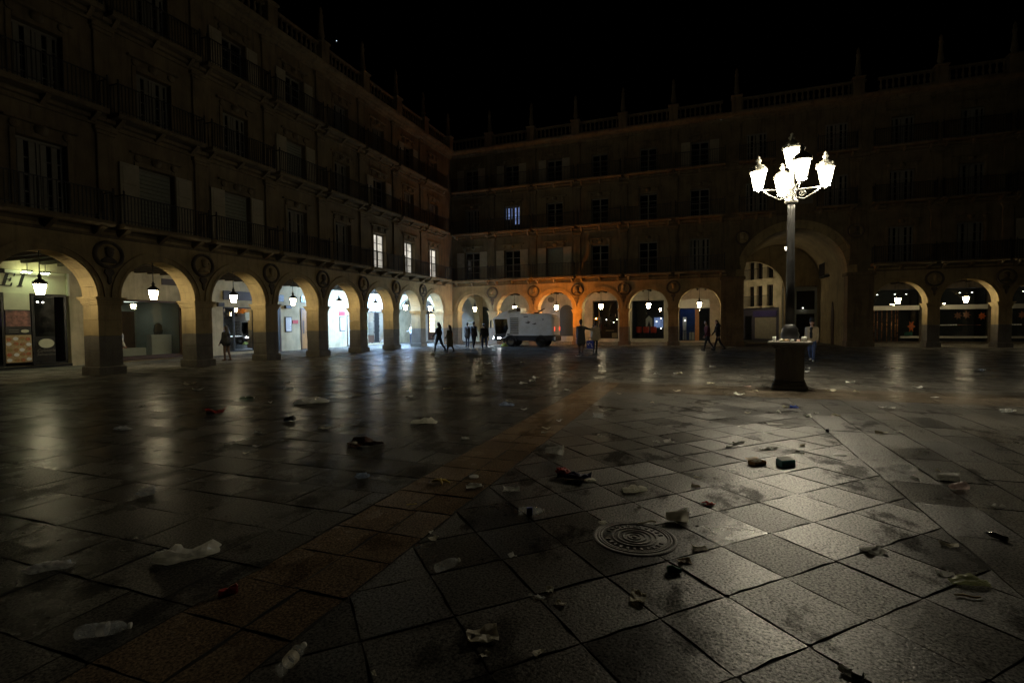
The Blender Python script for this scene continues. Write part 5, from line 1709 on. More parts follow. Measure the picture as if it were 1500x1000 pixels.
def person(label, loc, face, h=1.75, stride=0.0, arms=(0.1, 0.1), elbow=(0.3, 0.3), top='cloth_black', legs='cloth_navy', shoes='cloth_black',
           hair='hair_dark', coat=0.0, lean=0.0, long_hair=False, arm_out=None, hood=False, shirt=None, tall_hat=False):
    """face: world angle the person looks towards; stride: half the leg swing in radians; coat: hem height as a fraction of body height"""
    k = h / 1.75
    caps = []         # (a, b, ra, rb, material)
    def C(a, b, ra, rb, m):
        f_ = 1.0 if m in ('skin', hair, shoes) else 1.16          # clothes are thicker than the limb
        caps.append((Vector(a) * k, Vector(b) * k, ra * k * f_, rb * k * f_, m))
    hip = 0.93
    lx = lean * 0.5
    # legs (local +x is forward, y to the left)
    for s_, sw_ in ((1, stride), (-1, -stride)):
        th = Vector((sin(sw_), 0, -cos(sw_)))
        bend = 0.12 + (0.55 * stride if sw_ < 0 else 0.0)
        sh_ = Vector((sin(sw_ - bend), 0, -cos(sw_ - bend)))
        H = Vector((0, 0.095 * s_, hip)); K = H + th * 0.43; A = K + sh_ * 0.42
        C(H, K, 0.088, 0.062, legs); C(K, A, 0.06, 0.043, legs)
        ft = A + Vector((0.15, 0.02 * s_, -0.05 + (0.04 if sw_ > 0.2 else 0)))
        C(A + Vector((-0.03, 0, -0.035)), ft, 0.045, 0.034, shoes)
    low = min(min(c[0].z - c[2], c[1].z - c[3]) for c in caps)
    # trunk
    P, Wst, Ch, Nk = Vector((0, 0, 0.97)), Vector((lx * 0.2, 0, 1.12)), Vector((lx * 0.5, 0, 1.32)), Vector((lx * 0.75, 0, 1.50))
    for y in (-0.055, 0.055):
        C(P + Vector((0, y, -0.02)), Wst + Vector((0, y, 0)), 0.125, 0.115, top)
        C(Wst + Vector((0, y, 0)), Ch + Vector((0, y * 1.5, 0)), 0.118, 0.13, top)
    C(Ch + Vector((0, -0.15, 0.07)), Ch + Vector((0, 0.15, 0.07)), 0.075, 0.075, top)
    C(Nk + Vector((0, 0, -0.06)), Nk + Vector((lx * 0.2, 0, 0.04)), 0.06, 0.052, 'skin' if not hood else top)
    Hd = Nk + Vector((lx * 0.3 + 0.02, 0, 0.15))
    C(Hd + Vector((0.012, 0, -0.055)), Hd + Vector((0, 0, 0.035)), 0.068, 0.082, 'skin')
    C(Hd + Vector((0.07, 0, -0.015)), Hd + Vector((0.088, 0, -0.03)), 0.014, 0.017, 'skin')                # nose
    for s_ in (-1, 1): C(Hd + Vector((-0.01, 0.08 * s_, -0.01)), Hd + Vector((-0.012, 0.083 * s_, -0.035)), 0.02, 0.016, 'skin')   # ears
    hm = top if hood else hair
    C(Hd + Vector((-0.03, 0, 0.03)), Hd + Vector((-0.005, 0, 0.062)), 0.088, 0.078, hm)
    C(Hd + Vector((-0.05, 0, -0.04)), Hd + Vector((-0.04, 0, 0.03)), 0.062, 0.075, hm)
    if long_hair: C(Hd + Vector((-0.06, 0, 0.0)), Ch + Vector((-0.12, 0, 0.02)), 0.085, 0.09, hair)
    if hood: C(Hd + Vector((-0.06, 0, -0.05)), Ch + Vector((-0.1, 0, 0.12)), 0.09, 0.1, top)
    if tall_hat: C(Hd + Vector((-0.01, 0, 0.08)), Hd + Vector((-0.01, 0, 0.12)), 0.095, 0.085, 'cloth_black')
    if shirt:
        C(Wst + Vector((0.075, 0, -0.08)), Ch + Vector((0.085, 0, 0.06)), 0.07, 0.065, shirt)
    if coat:
        zz = coat * 1.75
        for y in (-0.07, 0.0, 0.07):
            C(Wst + Vector((0, y, 0)), Vector((0, y * 1.4, zz + 0.12)), 0.125, 0.14, top)
    # arms
    hands = []
    for s_, sw_, el in ((1, arms[0], elbow[0]), (-1, arms[1], elbow[1])):
        S = Ch + Vector((0, 0.185 * s_, 0.08))
        out = 0.12
        if arm_out and arm_out[0] == s_: out = arm_out[1]
        d1 = Vector((sin(sw_), s_ * sin(out), -cos(sw_) * cos(out))).normalized()
        E_ = S + d1 * 0.29
        d2 = Vector((sin(sw_ + el), s_ * sin(out) * 0.7, -cos(sw_ + el) * cos(out))).normalized()
        Wr = E_ + d2 * 0.25
        C(S, E_, 0.062, 0.05, top); C(E_, Wr, 0.05, 0.038, top)
        C(Wr + d2 * 0.01, Wr + d2 * 0.08, 0.032, 0.034, 'skin')
        hands.append((Wr + d2 * 0.09, d2, s_))
    # one closed surface from all of it
    b = MB()
    for a, e, ra, rb, m in caps:
        b.add(*capsule(a, e, ra, rb))
    me0 = b.mesh('figure', 'skin')
    tmp = bpy.data.objects.new('figure', me0)
    COL.objects.link(tmp)
    md = tmp.modifiers.new('remesh', 'REMESH')
    md.mode = 'VOXEL'; md.voxel_size = 0.021 * k; md.use_smooth_shade = True
    ms = tmp.modifiers.new('smooth', 'SMOOTH'); ms.factor = 0.5; ms.iterations = 2
    dg = bpy.context.evaluated_depsgraph_get()
    me = bpy.data.meshes.new_from_object(tmp.evaluated_get(dg))
    bpy.data.objects.remove(tmp)
    me.name = 'person'
    names = []
    for c in caps:
        if c[4] not in names: names.append(c[4])
    me.materials.clear()
    for n_ in names: me.materials.append(MATS[n_])
    segs = [(c[0], c[1] - c[0], max(1e-9, (c[1] - c[0]).length_squared), c[2], c[3], names.index(c[4])) for c in caps]
    for p in me.polygons:
        q_ = p.center
        best, bi = 1e9, 0
        for a, d, l2, ra, rb, mi in segs:
            t = max(0.0, min(1.0, (q_ - a).dot(d) / l2))
            ds = (q_ - a - d * t).length - (ra + (rb - ra) * t)
            if ds < best: best, bi = ds, mi
        p.material_index = bi
        p.use_smooth = True
    # five fingers to each hand, slightly curled, joined into the same mesh
    bm = bmesh.new(); bm.from_mesh(me)
    si = names.index('skin')
    fb = MB()
    for base, d2, s_ in hands:
        base = base * k
        side = d2.cross(Vector((0, 1, 0))).normalized()
        inw = Vector((0, -s_, 0))
        for j, L in enumerate((0.062, 0.075, 0.078, 0.07, 0.055)):
            if j == 0:
                st = base + side * 0.03 * k - d2 * 0.035 * k
                pts = [st, st + (side * 0.6 + d2 * 0.6 + inw * 0.2) * 0.03 * k, st + (side * 0.5 + d2 + inw * 0.5) * 0.05 * k]
            else:
                st = base + side * (0.026 - 0.016 * (j - 1)) * k
                pts = [st, st + d2 * L * 0.55 * k, st + (d2 * 0.85 + inw * 0.35) * L * k]
            fb.tube(pts, [0.0095 * k, 0.009 * k, 0.0065 * k], 6)
    vs = [bm.verts.new(v) for v in fb.v]
    for f in fb.f:
        try:
            nf = bm.faces.new([vs[i] for i in f]); nf.material_index = si; nf.smooth = True
        except ValueError: pass
    bm.to_mesh(me); bm.free()
    o = put(me, 'person', None, (loc[0], loc[1], -low), face)
    tag(o, label, 'person')
    return o

P = pi
person('person in dark hooded jacket striding left across the paving', (4.85, -11.4), P * 1.0, 1.80, 0.34, (0.3, -0.3), (0.5, 0.9), 'cloth_black', 'cloth_navy', hood=True)
person('person with long dark hair in a long grey-green coat, walking beside a hooded man', (5.55, -11.35), P * 0.95, 1.60, 0.2, (0.1, -0.1), (0.6, 0.3), 'cloth_olive', 'cloth_black', coat=0.22, long_hair=True)
person('person in a dark coat standing nearest the corner pier', (3.75, -5.1), P * 0.5, 1.74, 0.05, (0.05, 0.05), (0.3, 0.3), 'cloth_grey', 'cloth_navy', coat=0.4)
person('tall person in black with white shoes in front of the corner arch', (5.25, -7.3), P * 0.45, 1.80, 0.15, (0.1, -0.1), (0.4, 0.3), 'cloth_black', 'cloth_black', 'shoe_white')
person('person in dark jacket and jeans with white shoes, right of a tall companion', (5.95, -7.2), P * 0.7, 1.68, 0.3, (0.2, -0.2), (0.4, 0.5), 'cloth_black', 'cloth_denim', 'shoe_white')
person('person in a long dark coat and cap hugging a companion in a pale jacket', (13.2, -10.6), P * 0.55, 1.78, 0.1, (0.1, 0.9), (0.3, 0.5), 'cloth_grey', 'cloth_brown', coat=0.26, tall_hat=True, arm_out=(-1, 0.9))
person('person in a pale jacket with blue bag, hugged by a companion in a coat', (13.95, -10.4), P * 0.5, 1.70, 0.12, (0.1, 0.1), (0.3, 0.3), 'cloth_tan', 'cloth_black', coat=0.42)
person('person in maroon jacket walking right before the far arcade', (19.75, -7.1), P * 1.1, 1.76, 0.34, (0.2, -0.25), (0.4, 0.6), 'cloth_maroon', 'cloth_black', lean=0.18)
person('person in black walking close behind the maroon jacket', (20.3, -6.85), P * 1.1, 1.78, 0.36, (-0.2, 0.25), (0.5, 0.4), 'cloth_black', 'cloth_black', lean=0.15, hood=True)
person('person in tan jacket over black shirt and jeans, walking behind the lamp pedestal', (23.55, -14.5), P * 1.38, 1.72, 0.28, (0.1, -0.15), (0.7, 0.9), 'cloth_tan', 'cloth_denim', 'shoe_white', shirt='cloth_black', tall_hat=True)
person('person in black jacket and boots standing before the lit shelves', (-1.9, -20.0), P * 1.05, 1.66, 0.08, (0.1, 0.1), (0.4, 0.5), 'cloth_black', 'cloth_brown', 'cloth_brown', long_hair=True, coat=0.45)
person('person in a white shirt standing in the floodlit arcade', (-3.6, -0.6), P * 1.0, 1.74, 0.12, (0.3, 0.2), (1.2, 1.0), 'cloth_white', 'cloth_navy')
person('person in white top half hidden behind the nearest pier at left', (-3.9, -23.5), P * 0.4, 1.72, 0.1, (0.1, 0.1), (0.3, 0.3), 'cloth_white', 'cloth_black')
person('dark figure inside the corner arcade, left of the hooded walker', (-1.6, 1.2), P * 0.9, 1.72, 0.15, (0.2, 0.1), (0.5, 0.9), 'cloth_navy', 'cloth_navy', 'shoe_white')
# shopping bag held by the hugged person
hb = thing('shopping_bag', 'bright blue patterned bag held beside the pale jacket', 'bag', (13.75, -10.78, 0.28))
MB().prism([(-0.17, 0), (0.17, 0), (0.2, 0.42), (-0.2, 0.42)], -0.06, 0.06, 'XZ').build('bag_body', 'cloth_blue', hb)
MB().tube([(-0.1, 0, 0.42), (-0.08, 0, 0.58), (0.08, 0, 0.58), (0.1, 0, 0.42)], 0.01, 6).build('handle', 'cloth_navy', hb)
for i in range(6):
    MB().lathe([(0, -0.066), (0.03, -0.066), (0.0, -0.062)], 6, (random.uniform(-.12, .12), 0, random.uniform(.06, .36)), 0, False, 'Y').build('pale_patch', 'menu_white', hb)

# ------------------------------------------------------------------ manhole cover
mh = thing('manhole_cover', 'round cast iron manhole cover with concentric rings set in the paving', 'manhole cover', (18.76, -33.92, 0.0))
MB().lathe([(0.285, -0.02), (0.285, 0.008), (0.305, 0.009), (0.318, 0.002), (0.32, -0.02)], 48, capped=False).build('rim', 'cast_iron', mh)
MB().lathe([(0.0, 0.004), (0.28, 0.004), (0.28, -0.02)], 48, capped=False).build('plate', 'cast_iron', mh)
for r_ in (0.045, 0.085, 0.125, 0.165, 0.252, 0.272):
    MB().lathe([(r_ - 0.009, 0.003), (r_ - 0.007, 0.012), (r_ + 0.007, 0.012), (r_ + 0.009, 0.003)], 40, capped=False).build('raised_ring', 'cast_iron', mh)
MB().lathe([(0.02, 0.003), (0.018, 0.013), (0, 0.013)], 16).build('boss', 'cast_iron', mh)
rr = random.Random(9)
for k in range(26):
    a = 2 * pi * k / 26
    if k % 13 in (0, 1): continue
    w_ = rr.uniform(0.008, 0.014)
    st_ = MB().bbox(-w_, w_, -0.017, 0.017, 0.003, 0.011, 0.002).build('raised_letter', 'cast_iron', mh, (0.21 * cos(a), 0.21 * sin(a), 0), a + pi / 2)

# ------------------------------------------------------------------ litter on the paving
LITTER = [
    ('bag', 15.77, -35.29, 0.410, 20, 'film', 'plastic_bag', 'large crumpled translucent white plastic bag in the dark left foreground', 'bag'),
    ('bag', 15.05, -35.74, 0.253, 0, 'filmd', 'plastic_bag', 'small flattened pale plastic bag near the left edge of the frame', 'bag'),
    ('bottle', 16.23, -36.10, 0.251, 15, 'clear', 'plastic_bottle', 'clear plastic bottle lying in the darkest lower left corner', 'bottle'),
    ('bottle', 17.36, -35.94, 0.202, 80, 'clearlit', 'plastic_bottle', 'clear plastic bottle lying end-on at the bottom edge of the frame', 'bottle'),
    ('can', 16.50, -35.57, 0.107, 30, 'redcan', 'drinks_can', 'crushed red and white drinks can on the pink paving band', 'can'),
    ('paper', 18.15, -35.44, 0.162, 10, 'cream', 'crumpled_paper', 'crumpled cream napkin on the slab nearest the bottom centre', 'paper'),
    ('paper', 18.88, -34.79, 0.120, 70, 'cream', 'crumpled_paper', 'folded cream paper standing up below the manhole cover', 'paper'),
    ('bottle', 17.63, -34.83, 0.191, 40, 'clear', 'plastic_bottle', 'crumpled clear bottle lying diagonally left of the manhole cover', 'bottle'),
    ('bottle', 17.87, -33.74, 0.221, 0, 'bluelabel', 'plastic_bottle', 'clear bottle with a blue label lying left of the manhole cover', 'bottle'),
    ('packet', 17.97, -32.63, 0.359, -20, 'navy', 'snack_packet', 'dark blue and red crumpled snack packet left of centre', 'packet'),
    ('cup', 19.05, -33.48, 0.157, 0, 'white', 'plastic_cup', 'white plastic cup lying on its side by the manhole cover', 'cup'),
    ('bag', 18.48, -33.73, 0.078, 0, 'film', 'plastic_scrap', 'small clear plastic scrap on the left rim of the manhole cover', 'scrap'),
    ('twig', 18.83, -33.64, 0.154, 15, 'cream', 'paper_strip', 'thin twisted pale strip lying across the manhole cover', 'scrap'),
    ('can', 19.07, -34.38, 0.089, -10, 'green', 'drinks_can', 'flattened green can below the manhole cover', 'can'),
    ('paper', 19.23, -33.97, 0.098, 0, 'cream', 'paper_scrap', 'flat pale scrap right of the manhole cover on a dark slab', 'scrap'),
    ('paper', 19.13, -34.21, 0.083, 0, 'tan', 'paper_scrap', 'tan paper scrap just above the flattened green can', 'scrap'),
    ('packet', 19.31, -33.00, 0.109, 10, 'red', 'cigarette_packet', 'torn red and white packet right of the white cup', 'packet'),
    ('foodbox', 19.86, -31.43, 0.172, 20, 'brown', 'food_box', 'open brown takeaway food box beside a teal carton', 'box'),
    ('carton', 20.16, -31.38, 0.170, 10, 'teal', 'drink_carton', 'small teal and white drink carton standing on the bright slabs', 'carton'),
    ('paper', 20.39, -33.61, 0.154, 10, 'white', 'crumpled_paper', 'crumpled white paper with a clear cup at the right foreground', 'paper'),
    ('paper', 20.72, -33.84, 0.087, 0, 'white', 'crumpled_paper', 'crumpled white napkin beside the greenish bag at lower right', 'paper'),
    ('bag', 20.81, -33.93, 0.210, -20, 'greenish', 'plastic_bag', 'greenish translucent bag at the lower right', 'bag'),
    ('twig', 20.72, -34.13, 0.135, -10, 'tan', 'wooden_stick', 'short tan stick lying under the greenish bag', 'stick'),
    ('bottle', 21.33, -33.05, 0.132, 110, 'dark', 'glass_bottle', 'dark glass bottle near the right edge of the frame', 'bottle'),
    ('packet', 19.89, -35.13, 0.099, -45, 'whitedark', 'cigarette_packet', 'white and black open packet at the very bottom right', 'packet'),
    ('bottle', 21.35, -31.19, 0.297, 0, 'clear', 'plastic_bottle', 'clear plastic bottle lying alone on the dark right paving', 'bottle'),
    ('cup', 21.63, -31.47, 0.167, -30, 'clearc', 'plastic_cup', 'crushed clear cup lying above another one on the right paving', 'cup'),
    ('cup', 21.59, -31.78, 0.145, 10, 'clearp', 'plastic_cup', 'crushed pinkish clear cup below another one on the right paving', 'cup'),
    ('bottle', 24.39, -26.43, 0.289, 5, 'clear', 'plastic_bottle', 'small clear bottle near the right edge beyond the lamp post', 'bottle'),
    ('paper', 20.93, -26.97, 0.169, 0, 'blue', 'crumpled_paper', 'bright blue paper scrap just in front of the lamp pedestal', 'paper'),
    ('flat', 20.39, -28.80, 0.240, -5, 'bluewhite', 'flat_packet', 'flat white and blue packet in front of the lamp pedestal', 'packet'),
    ('can', 21.03, -29.19, 0.101, 60, 'black', 'drinks_can', 'small dark can standing to the right in front of the pedestal', 'can'),
    ('paper', 20.11, -30.61, 0.157, 30, 'white', 'crumpled_paper', 'twisted white tissue above the brown food box', 'paper'),
    ('flat', 20.86, -30.68, 0.141, -10, 'white', 'paper_slip', 'narrow white paper slip on slabs right of the teal carton', 'paper'),
    ('flat', 20.20, -29.55, 0.141, 0, 'white', 'paper_slip', 'small white slip below the white and blue packet', 'paper'),
    ('flat', 19.58, -31.75, 0.068, 0, 'white', 'paper_slip', 'tiny white slip left below the brown food box', 'paper'),
    ('flat', 20.41, -23.75, 0.173, 0, 'pinkw', 'paper_slip', 'pinkish white slip just left of the pedestal base', 'paper'),
    ('flat', 23.96, -24.66, 0.160, 0, 'white', 'paper_slip', 'bright white slip on the paving right of the lamp post', 'paper'),
    ('bottle', 27.84, -17.35, 0.308, 20, 'clear', 'plastic_bottle', 'distant small bottle on the far right paving', 'bottle'),
    ('bag', 11.49, -29.26, 0.667, 5, 'film', 'plastic_bag', 'pale translucent plastic bag lying on the bluish left paving', 'bag'),
    ('packet', 10.54, -30.77, 0.313, 0, 'redd', 'snack_packet', 'dull red packet lying on the left paving', 'packet'),
    ('bottle', 9.70, -29.30, 0.306, 15, 'greenb', 'glass_bottle', 'green glass bottle lying on the left paving', 'bottle'),
    ('paper', 5.59, -27.57, 0.350, 0, 'cream', 'crumpled_paper', 'heap of pale crumpled wrappers near the left arcade', 'paper'),
    ('bag', 10.51, -32.42, 0.285, 0, 'filmd', 'plastic_scrap', 'dim pale plastic scrap at far left middle ground', 'scrap'),
    ('can', 12.55, -30.99, 0.177, 0, 'black', 'drinks_can', 'dark crushed can with a scrap beside it on the left paving', 'can'),
    ('packet', 14.97, -32.10, 0.426, 0, 'brownp', 'snack_packet', 'torn dark brown wrapper left of the pink paving band', 'packet'),
    ('bag', 14.93, -30.48, 0.408, -10, 'film', 'plastic_film', 'crumpled shiny clear film left of the pink band', 'film'),
    ('bag', 15.81, -33.31, 0.161, 0, 'bluish', 'plastic_film', 'small bluish clear film scrap below the dark brown wrapper', 'film'),
    ('peel', 16.71, -33.23, 0.196, 0, 'yellow', 'fruit_peel', 'yellow fruit peel on the pink paving band', 'peel'),
    ('paper', 16.95, -32.92, 0.102, 0, 'white', 'paper_plate', 'small round whitish plate on the pink band above a white napkin', 'plate'),  # a white lid lying flat
    ('paper', 17.10, -33.23, 0.164, 20, 'white', 'crumpled_paper', 'crumpled white napkin at the right edge of the pink band', 'paper'),
    ('paper', 17.49, -33.21, 0.160, 0, 'white', 'crumpled_paper', 'star-shaped crumpled white paper right of the pink band', 'paper'),
    ('twig', 16.76, -33.87, 0.093, 10, 'yellow', 'yellow_stick', 'short yellow stick on the pink paving band', 'stick'),
    ('paper', 16.08, -31.32, 0.117, 0, 'white', 'crumpled_paper', 'small white crumpled paper left of the pink band', 'paper'),
    ('paper', 13.63, -31.36, 0.173, 0, 'cream', 'crumpled_paper', 'curved pale paper below the dark crushed can', 'paper'),
    ('bag', 14.12, -34.46, 0.200, 0, 'filmd', 'plastic_film', 'dim clear film scrap on the dark left paving', 'film'),
    ('flat', 11.53, -30.98, 0.221, 10, 'cream', 'paper_slip', 'narrow pale slip right of the dull red packet', 'paper'),
    ('cup', 17.52, -31.72, 0.222, -15, 'clearc', 'plastic_cup', 'crushed clear cup right of the pink band near the snack packet', 'cup'),
    ('bag', 18.64, -32.82, 0.239, 0, 'film', 'plastic_film', 'long thin clear film strip above the manhole cover', 'film'),
    ('bottle', 17.59, -29.06, 0.214, -20, 'clear', 'glass_bottle', 'small clear bottle beside the right edge of the pink band', 'bottle'),
    ('bag', 15.60, -28.37, 0.302, 0, 'lightblue', 'plastic_film', 'light blue plastic film left of the pink band', 'film'),
]
SCRAPS = [(12.84, -31.94), (13.55, -32.61), (13.07, -32.64), (13.72, -32.94), (9.24, -27.59), (8.11, -26.50), (7.00, -28.39), (-2.50, -25.40), (10.61, -29.53), (8.39, -30.77), (13.07, -27.95), (13.31, -24.67), (13.23, -26.41), (14.71, -24.78), (14.64, -23.36), (14.79, -24.24), (15.45, -27.85), (16.08, -28.72), (16.99, -30.28), (17.03, -29.63), (17.04, -30.57), (13.65, -13.25), (12.23, -17.65), (11.06, -18.69), (10.47, -18.47), (7.35, -16.21), (5.77, -13.85), (12.64, -23.08), (16.20, -25.81), (17.52, -26.04), (18.34, -27.16), (18.74, -25.19), (17.97, -21.18), (18.57, -21.02), (18.67, -20.99), (19.73, -18.13), (19.54, -23.39), (20.51, -24.66), (20.10, -25.39), (20.79, -27.02), (20.59, -27.63), (20.06, -27.86), (21.19, -27.58), (21.00, -27.92), (21.48, -27.70), (22.50, -26.49), (22.64, -26.53), (22.15, -24.18), (23.01, -22.24), (25.36, -16.97), (25.52, -17.20), (22.67, -24.15), (21.73, -29.11), (22.00, -28.97), (20.52, -30.28), (20.03, -30.67), (20.42, -30.72), (19.61, -30.66), (19.73, -30.42), (19.20, -32.50), (19.22, -32.19), (18.69, -30.68), (18.84, -30.63), (21.67, -32.25), (21.68, -31.10), (24.25, -22.91), (22.46, -19.27), (22.80, -17.91), (17.23, -34.35), (17.31, -34.45), (17.98, -34.52), (18.33, -34.98), (18.27, -34.97), (18.36, -34.88), (18.22, -35.57), (18.47, -35.47), (17.78, -35.87), (18.46, -35.00), (19.11, -33.25), (18.72, -33.29), (21.33, -31.52), (20.94, -33.32)]
LMAT = dict(film='film', filmd='film_dim', clear='bottle_plastic', clearlit='bottle_plastic', clearc='film_dim', clearp='film_pink', redcan='can_red', cream='paper_cream',
            bluelabel='bottle_plastic', navy='plastic_navy', white='paper_white', green='can_green', tan='paper_tan', red='plastic_red', brown='card_brown', teal='card_teal',
            greenish='film_green', dark='dark_bottle', whitedark='paper_white', blue='paper_blue', bluewhite='paper_white', black='can_black', pinkw='paper_pink',
            redd='plastic_red', greenb='green_glass', brownp='plastic_brown', bluish='film_blue', yellow='plastic_yellow', lightblue='film_blue')

def crumple(w, seed, flat=0.45, amp=0.45, sub=3):
    """closed crumpled lump with creased facets"""
    bm = bmesh.new()
    bmesh.ops.create_icosphere(bm, subdivisions=sub, radius=0.5)
    r = random.Random(seed)
    off = Vector((r.uniform(-50, 50), r.uniform(-50, 50), r.uniform(-50, 50)))
    asp = r.uniform(0.5, 0.8)
    for v in bm.verts:
        p = v.co.copy()
        n1 = noise.noise(p * 3.2 + off)
        n2 = abs(noise.noise(p * 8.0 + off * 2))
        f = 1 + amp * n1 - amp * 0.7 * n2
        zz = (p.z * f + 0.30) * w * flat
        sp_ = 1.0 if zz > 0 else 1.0 - 0.5 * min(1.0, -zz / (0.1 * w))
        v.co = Vector((p.x * f * w * sp_, p.y * f * w * asp * sp_, max(0.0, zz)))
    me = bpy.data.meshes.new('crumple')
    bm.to_mesh(me); bm.free()
    return me

def sheet(w, seed, lift=0.25, asp=0.7, n=9):
    """a folded, creased sheet with real thickness"""
    r = random.Random(seed)
    off = Vector((r.uniform(-50, 50), r.uniform(-50, 50), 0))
    a = r.uniform(0, pi)
    b = MB()
    def z_(x, y):
        s = x * cos(a) + y * sin(a)
        return max(0.0015, lift * w * (abs(s) * 1.1 + 0.55 * noise.noise(Vector((x * 3, y * 3, 0)) + off) + 0.25 * noise.noise(Vector((x * 8, y * 8, 0)) + off)))
    top, bot = [], []
    for i in range(n):
        for j in range(n):
            x, y = i / (n - 1) - 0.5, j / (n - 1) - 0.5
            e = 1 + 0.22 * noise.noise(Vector((x * 2.5, y * 2.5, 7)) + off)
            top.append((x * w * e, y * w * asp * e, z_(x, y) + 0.0012))
            bot.append((x * w * e, y * w * asp * e, z_(x, y)))
    fs = []
    N = n * n
    for i in range(n - 1):
        for j in range(n - 1):
            q_ = (i * n + j, (i + 1) * n + j, (i + 1) * n + j + 1, i * n + j + 1)
            fs.append(q_); fs.append(tuple(N + t for t in reversed(q_)))
    b.add(top + bot, fs)
    return b

def film_bag(w, seed):
    """a limp open bag: crumpled shell with a torn mouth on one side"""
    r = random.Random(seed)
    off = Vector((r.uniform(-50, 50), r.uniform(-50, 50), r.uniform(-50, 50)))
    b = MB()
    n, m = 22, 14
    vs, fs = [], []
    for i in range(m):
        t = i / (m - 1)
        x = (t - 0.5) * w
        rad = w * (0.10 + 0.20 * sin(pi * min(1, t * 0.85 + 0.1))) * (1 + 0.5 * noise.noise(Vector((t * 4, 0, 0)) + off))
        for j in range(n):
            a = 2 * pi * j / n
            k = 1 + 0.45 * noise.noise(Vector((cos(a) * 1.6, sin(a) * 1.6, t * 5)) + off) - 0.3 * abs(noise.noise(Vector((cos(a) * 4, sin(a) * 4, t * 12)) + off))
            y = cos(a) * rad * k + w * 0.10 * sin(t * 4 + seed)
            zz = (sin(a) * 0.5 + 0.42) * rad * k * (0.75 if w < 0.45 else 0.5)
            vs.append((x + 0.05 * w * noise.noise(Vector((a, t * 3, 3)) + off), y, max(0.003, zz)))
    for i in range(m - 1):
        for j in range(n):
            q_ = (j + 1) % n
            fs.append((i * n + j, i * n + q_, (i + 1) * n + q_, (i + 1) * n + j))
    fs.append(tuple(range(n)))
    b.add(vs, fs, 0, False)
    return b

def lay_down(o, seed, ang, h):
    o.location.z = h

